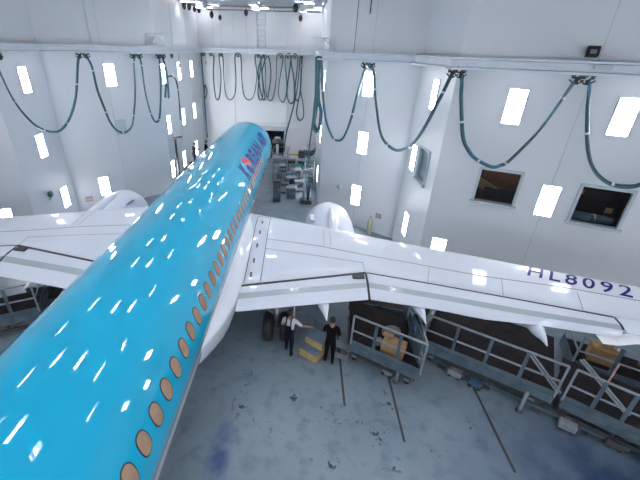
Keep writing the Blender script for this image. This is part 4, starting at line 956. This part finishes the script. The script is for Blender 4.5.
t = thing('black_panel_stack', 'dark sheets stacked upright between the nose and the bench', 'sheets', (2.3, 27.0, 0))
for k in range(3): MB().box((2.15+.14*k, 26.9, .62), (.05, 1.7, 1.2), rot=Matrix.Rotation(.1, 4, 'Y')).build('sheet', DARKST if k != 1 else BLUEM, t)
for x, y, s, mt, lab in ((2.35, 30.9, .6, BLUEM, 'blue box on the floor left of the bench'), (3.0, 29.3, .45, DARKST, 'dark box on the floor beside the green tank'), (4.72, 28.9, .5, DARKST, 'dark box on the floor against the right bay wall'), (4.1, 33.7, .8, STEEL, 'grey locker box in the far right corner of the bay'), (-4.6, 26.6, .9, GREEN, 'green box by the left bay wall')):
    t = thing('equipment_case', lab, 'case', (x, y, 0)); MB().box((x, y, s*.5), (s, s*.8, s)).build('body', mt, t, bevel=.02); MB().box((x, y, s+.02), (s+.04, s*.84, .05)).build('lid', STEEL, t)
for x, y, h, mt, lab in ((3.25, 28.1, 1.1, STEEL, 'left of two slim drums before the green tank'), (3.0, 27.6, .9, BLUEH, 'blue drum nearest the dark sheets'), (4.1, 28.3, .9, TIE, 'white drum right of the green tank')):
    t = thing('paint_drum', lab, 'drum', (x, y, 0)); MB().lathe([(0, 0), (.26, 0), (.26, h), (.23, h+.02), (0, h+.02)], (x, y, 0), 'Z', 20).build('barrel', mt, t); MB().lathe([(.265, h*.5), (.28, h*.5+.02), (.265, h*.5+.04)], (x, y, 0), 'Z', 20).build('hoop', STEEL, t)
cart('small steel cart with jars in the nose bay, nearest the wing', 3.9, 26.0, .2, .8, .5, .85, STEEL)
t = thing('pipe_stand', 'dark T-shaped pipe stand by the left bay mouth', 'pipe stand', (-5.0, 25.7, 0))
MB().tube([(-5.0, 25.75, 0), (-5.0, 25.75, 3.6)], .08, 10).build('pipe', BLACK, t); MB().tube([(-5.15, 25.75, 3.75), (-4.55, 25.95, 3.75)], .07, 10).build('crossbar', DARKST, t); MB().lathe([(0, 0), (.2, 0), (.18, .04), (0, .06)], (-5.0, 25.75, 0), 'Z', 16).build('base', DARKST, t)
t = thing('standing_platform', 'low dark platform left of the aircraft nose under the far people', 'platform', (-4.3, 30.2, 0))
MB().box((-4.1, 28.4, 1.04), (2.0, 1.5, .06)).build('deck', PLATE, t); m = MB()
for sx in (-5.0, -3.2):
    for sy in (27.75, 29.05): m.bar((sx, sy, 0), (sx, sy, 1.02), .06)
m.build('leg', STEEL, t)
# ---------------------------------------------------------------- people
def person(label, pos, rz, J, cols, hair=True, lean=None):
    """J: joints in body space (x right, y forward, z up); one skinned surface"""
    t = thing('person', label, 'person', pos, rz)
    names = list(J); idx = {n: i for i, n in enumerate(names)}
    me = bpy.data.meshes.new('body'); E = []
    for n in names:
        par = J[n][2]
        if par: E.append((idx[par], idx[n]))
    me.from_pydata([J[n][0] for n in names], E, []); o = bpy.data.objects.new('body_rig', me); C.objects.link(o)
    md = o.modifiers.new('skin', 'SKIN'); md.use_smooth_shade = True; md.branch_smoothing = .3
    if not me.skin_vertices: 
        pass
    sk = me.skin_vertices[0].data if me.skin_vertices else None
    if sk is None:
        bpy.context.view_layer.objects.active = o
        sk = me.skin_vertices[0].data
    for n in names:
        r = J[n][1]; r = r if isinstance(r, tuple) else (r, r); sk[idx[n]].radius = r; sk[idx[n]].use_root = (n == 'pelvis')
    sb = o.modifiers.new('sub', 'SUBSURF'); sb.levels = 2; sb.render_levels = 2
    ev = bpy.data.meshes.new_from_object(o.evaluated_get(bpy.context.evaluated_depsgraph_get()))
    bpy.data.objects.remove(o)
    bm = bmesh.new(); bm.from_mesh(ev)
    H = Vector(J['head'][0]); fwd = Vector(J['head'][3]) if len(J['head']) > 3 else Vector((0, 1, 0))
    side = fwd.cross(Vector((0, 0, 1))).normalized()
    def blobm(c, r, sc=(1, 1, 1)): return bmesh.ops.create_uvsphere(bm, u_segments=10, v_segments=7, radius=r, matrix=Matrix.Translation(c) @ Matrix.Diagonal((*sc, 1)))
    n0 = len(bm.faces)
    blobm(H+fwd*.098+Vector((0, 0, -.02)), .018); blobm(H+side*.082, .026, (.5, 1, 1.2)); blobm(H-side*.082, .026, (.5, 1, 1.2))
    mats = ['skin', 'top', 'trousers', 'boots']; me2 = bpy.data.meshes.new('body')
    seg_ = [(Vector(J[J[n][2]][0]), Vector(J[n][0]), cols.get(n, 'skin')) for n in names if J[n][2]]
    for k, f in enumerate(bm.faces):
        f.smooth = True
        if k >= n0: f.material_index = 0; continue
        c = f.calc_center_median(); best = (9, 'skin')
        for a, b, cl in seg_:
            ab = b-a; s = max(0, min(1, (c-a).dot(ab)/max(ab.length_squared, 1e-9))); dd = (c-a-ab*s).length
            if dd < best[0]: best = (dd, cl)
        f.material_index = {'skin': 0, 'top': 1, 'trousers': 2, 'boots': 3}[best[1]]
    bm.to_mesh(me2); bm.free(); b = bpy.data.objects.new('body', me2); C.objects.link(b); b.parent = t
    for q in (SKIN, cols['_top'], cols['_trousers'], cols['_boots']): me2.materials.append(q)
    # eyes and mouth
    m = MB()
    for s in (-1, 1): m.sphere(H+fwd*.088+side*s*.032+Vector((0, 0, .012)), .011, seg=8)
    q = m.build('eyes', HAIR); q.parent = t
    m = MB(); m.box(H+fwd*.09+Vector((0, 0, -.055)), (.045, .02, .01)); q = m.build('mouth', SIGNR); q.parent = t
    if hair:
        m = MB(); m.sphere(H-fwd*.018+Vector((0, 0, .028)), .108, sc=(.92, 1.02, 1.0), seg=20)
        bmesh.ops.delete(m.bm, geom=[v for v in m.bm.verts if (v.co-H).dot(fwd) > .045 and v.co.z < H.z+.06 or v.co.z < H.z-.055], context='VERTS')
        q = m.build('hair', HAIR); q.parent = t; md = q.modifiers.new('t', 'SOLIDIFY'); md.thickness = .012
    return t
def joints(h=1.85, arms=None, bend=0., step=.12, legs=None):
    s = h/1.8; B = Matrix.Rotation(-bend, 3, 'X'); P = Vector((0, 0, .95*s))
    def up(x, y, z): v = B @ (Vector((x, y, z))*s-P)+P; return tuple(v)
    def lo(x, y, z): return (x*s, y*s, z*s)
    hd = B @ Vector((0, 1, 0))
    J = {'pelvis': (lo(0, 0, .95), (.18*s, .125*s), None), 'waist': (up(0, 0, 1.10), (.165*s, .12*s), 'pelvis'), 'chest': (up(0, 0, 1.30), (.195*s, .13*s), 'waist'), 'shoulders': (up(0, -.01, 1.43), (.15*s, .10*s), 'chest'),
         'neck': (up(0, .0, 1.52), .055*s, 'shoulders'), 'head': (up(0, .02, 1.66), (.078*s, .092*s), 'neck', tuple(hd)), 'crown': (up(0, .015, 1.74), (.06*s, .07*s), 'head')}
    legs = legs or {-1: (step, -.02), 1: (-step, .02)}
    for sd, n in ((-1, 'l'), (1, 'r')):
        dy, sp = legs[sd]; fx = sd*.10+sp
        J['hip_'+n] = (lo(sd*.09, 0, .88), .108*s, 'pelvis'); J['knee_'+n] = (lo(lerp(sd*.09, fx, .5), dy*.6+.02, .48), .074*s, 'hip_'+n); J['ankle_'+n] = (lo(fx, dy, .10), .045*s, 'knee_'+n)
        J['heel_'+n] = (lo(fx, dy-.03, .05), .045*s, 'ankle_'+n); J['toe_'+n] = (lo(fx+sd*.02, dy+.17, .035), (.045*s, .03*s), 'heel_'+n)
        e, w = arms[sd]; sh = up(sd*.19, 0, 1.42)
        el = tuple(Vector(up(0, 0, 1.42))+Vector(e)*s); wr = tuple(Vector(up(0, 0, 1.42))+Vector(w)*s)
        J['shoulder_'+n] = (sh, .075*s, 'shoulders'); J['elbow_'+n] = (el, .05*s, 'shoulder_'+n); J['wrist_'+n] = (wr, .028*s, 'elbow_'+n)
        d = (Vector(wr)-Vector(el)).normalized(); sdv = d.cross(Vector((0, 0, 1)));
        if sdv.length < .2: sdv = Vector((0, 1, 0))
        sdv.normalize(); dn = sdv.cross(d).normalized()
        palm = Vector(wr)+d*.075*s; J['palm_'+n] = (tuple(palm), (.034*s, .018*s), 'wrist_'+n)
        for k, (o, L) in enumerate(((-.028, .065), (-.009, .078), (.009, .074), (.027, .058))):
            a = palm+sdv*o*s+d*.02*s; b2 = a+d*L*.55*s-dn*.008; c2 = b2+(d*.7-dn*.6).normalized()*L*.5*s
            J['fa%d_%s' % (k, n)] = (tuple(a), .0095*s, 'palm_'+n); J['fb%d_%s' % (k, n)] = (tuple(b2), .0088*s, 'fa%d_%s' % (k, n)); J['fc%d_%s' % (k, n)] = (tuple(c2), .0078*s, 'fb%d_%s' % (k, n))
        tb = Vector(wr)+d*.03*s-sdv*.028*s; J['ta_'+n] = (tuple(tb), .011*s, 'wrist_'+n); J['tb_'+n] = (tuple(tb+(d*.8-sdv*.6-dn*.2)*.05*s), .0095*s, 'ta_'+n)
    return J
def colset(top, tr, bt, sleeve='short'):
    c = {'_top': top, '_trousers': tr, '_boots': bt, 'waist': 'trousers', 'chest': 'top', 'shoulders': 'top', 'shoulder_l': 'top', 'shoulder_r': 'top'}
    for n in 'lr':
        c['hip_'+n] = 'trousers'; c['knee_'+n] = 'trousers'; c['ankle_'+n] = 'trousers'; c['heel_'+n] = 'boots'; c['toe_'+n] = 'boots'
        c['elbow_'+n] = 'top'; c['wrist_'+n] = 'top' if sleeve == 'long' else 'skin'
    return c
p1 = person('man in white T-shirt and dark dungarees under the right wing, arm stretched right', (3.84, 9.55, 0), -.25, joints(1.85, {-1: ((-.27, .04, -.26), (-.24, .22, -.44)), 1: ((.36, .08, -.22), (.6, .2, -.28))}, .12), colset(TEE, NAVYC, BROWNB))
s = 1.9/1.8
m = MB()
for sx in (-1, 1):
    m.tube([(sx*.09*s, -.13*s, 1.08*s), (sx*.085*s, -.135*s, 1.25*s), (sx*.075*s, -.11*s, 1.42*s), (sx*.08*s, .0, 1.53*s), (sx*.085*s, .16*s, 1.42*s), (sx*.08*s, .19*s, 1.2*s)], .022, 8)
m.box((0, -.135*s, 1.2*s), (.2, .03, .14))
q = m.build('dungaree_straps', NAVYC); q.parent = p1
p2 = person('man in black shirt and black trousers beside the short dock, back to the camera', (5.22, 9.22, 0), -.15, joints(1.9, {-1: ((-.24, .08, -.25), (-.16, .3, -.34)), 1: ((.25, .02, -.26), (.24, .24, -.34))}, .16, .04), colset(BLKC, BLKC, BLACK))
p3 = person('leftmost of the two dark-clothed people left of the aircraft nose', (-4.5, 28.2, 1.1), -.6, joints(1.75, {-1: ((-.25, .02, -.26), (-.22, .2, -.44)), 1: ((.26, .1, -.2), (.2, .36, -.2))}, .2), colset(NAVYC, NAVYC, BLACK, 'long'))
p4 = person('dark-clothed person left of the nose, nearer to the aircraft', (-3.65, 28.5, 1.25), -1.2, joints(1.75, {-1: ((-.25, .02, -.26), (-.22, .2, -.44)), 1: ((.26, .1, -.2), (.2, .36, -.2))}, .15), colset(BLKC, BLKC, BLACK, 'long'))
# ---------------------------------------------------------------- camera, world, view
cam = bpy.data.cameras.new('camera'); co = bpy.data.objects.new('camera', cam); C.objects.link(co)
pitch, yaw, roll = 0.481354160118469, -0.03422609107295265, 0.029324260831907947
f = Vector((math.sin(yaw)*math.cos(pitch), math.cos(yaw)*math.cos(pitch), -math.sin(pitch))); r0 = Vector((math.cos(yaw), -math.sin(yaw), 0)); u0 = r0.cross(f)
r = r0*math.cos(roll)+u0*math.sin(roll); u = -r0*math.sin(roll)+u0*math.cos(roll)
co.matrix_world = Matrix.Translation((4.04539, 0, 9.469185)) @ Matrix((r, u, -f)).transposed().to_4x4()
cam.sensor_width = 36; cam.lens = 367.0387/640*36; cam.shift_x = (320-288.3037)/640; cam.clip_end = 200
bpy.context.scene.camera = co
w = bpy.data.worlds.new('world'); bpy.context.scene.world = w; w.use_nodes = True
w.node_tree.nodes['Background'].inputs[0].default_value = (.6, .68, .75, 1); w.node_tree.nodes['Background'].inputs[1].default_value = .3
vs = bpy.context.scene.view_settings; vs.view_transform = 'Standard'; vs.look = 'None'; vs.exposure = 0.64; vs.gamma = 1
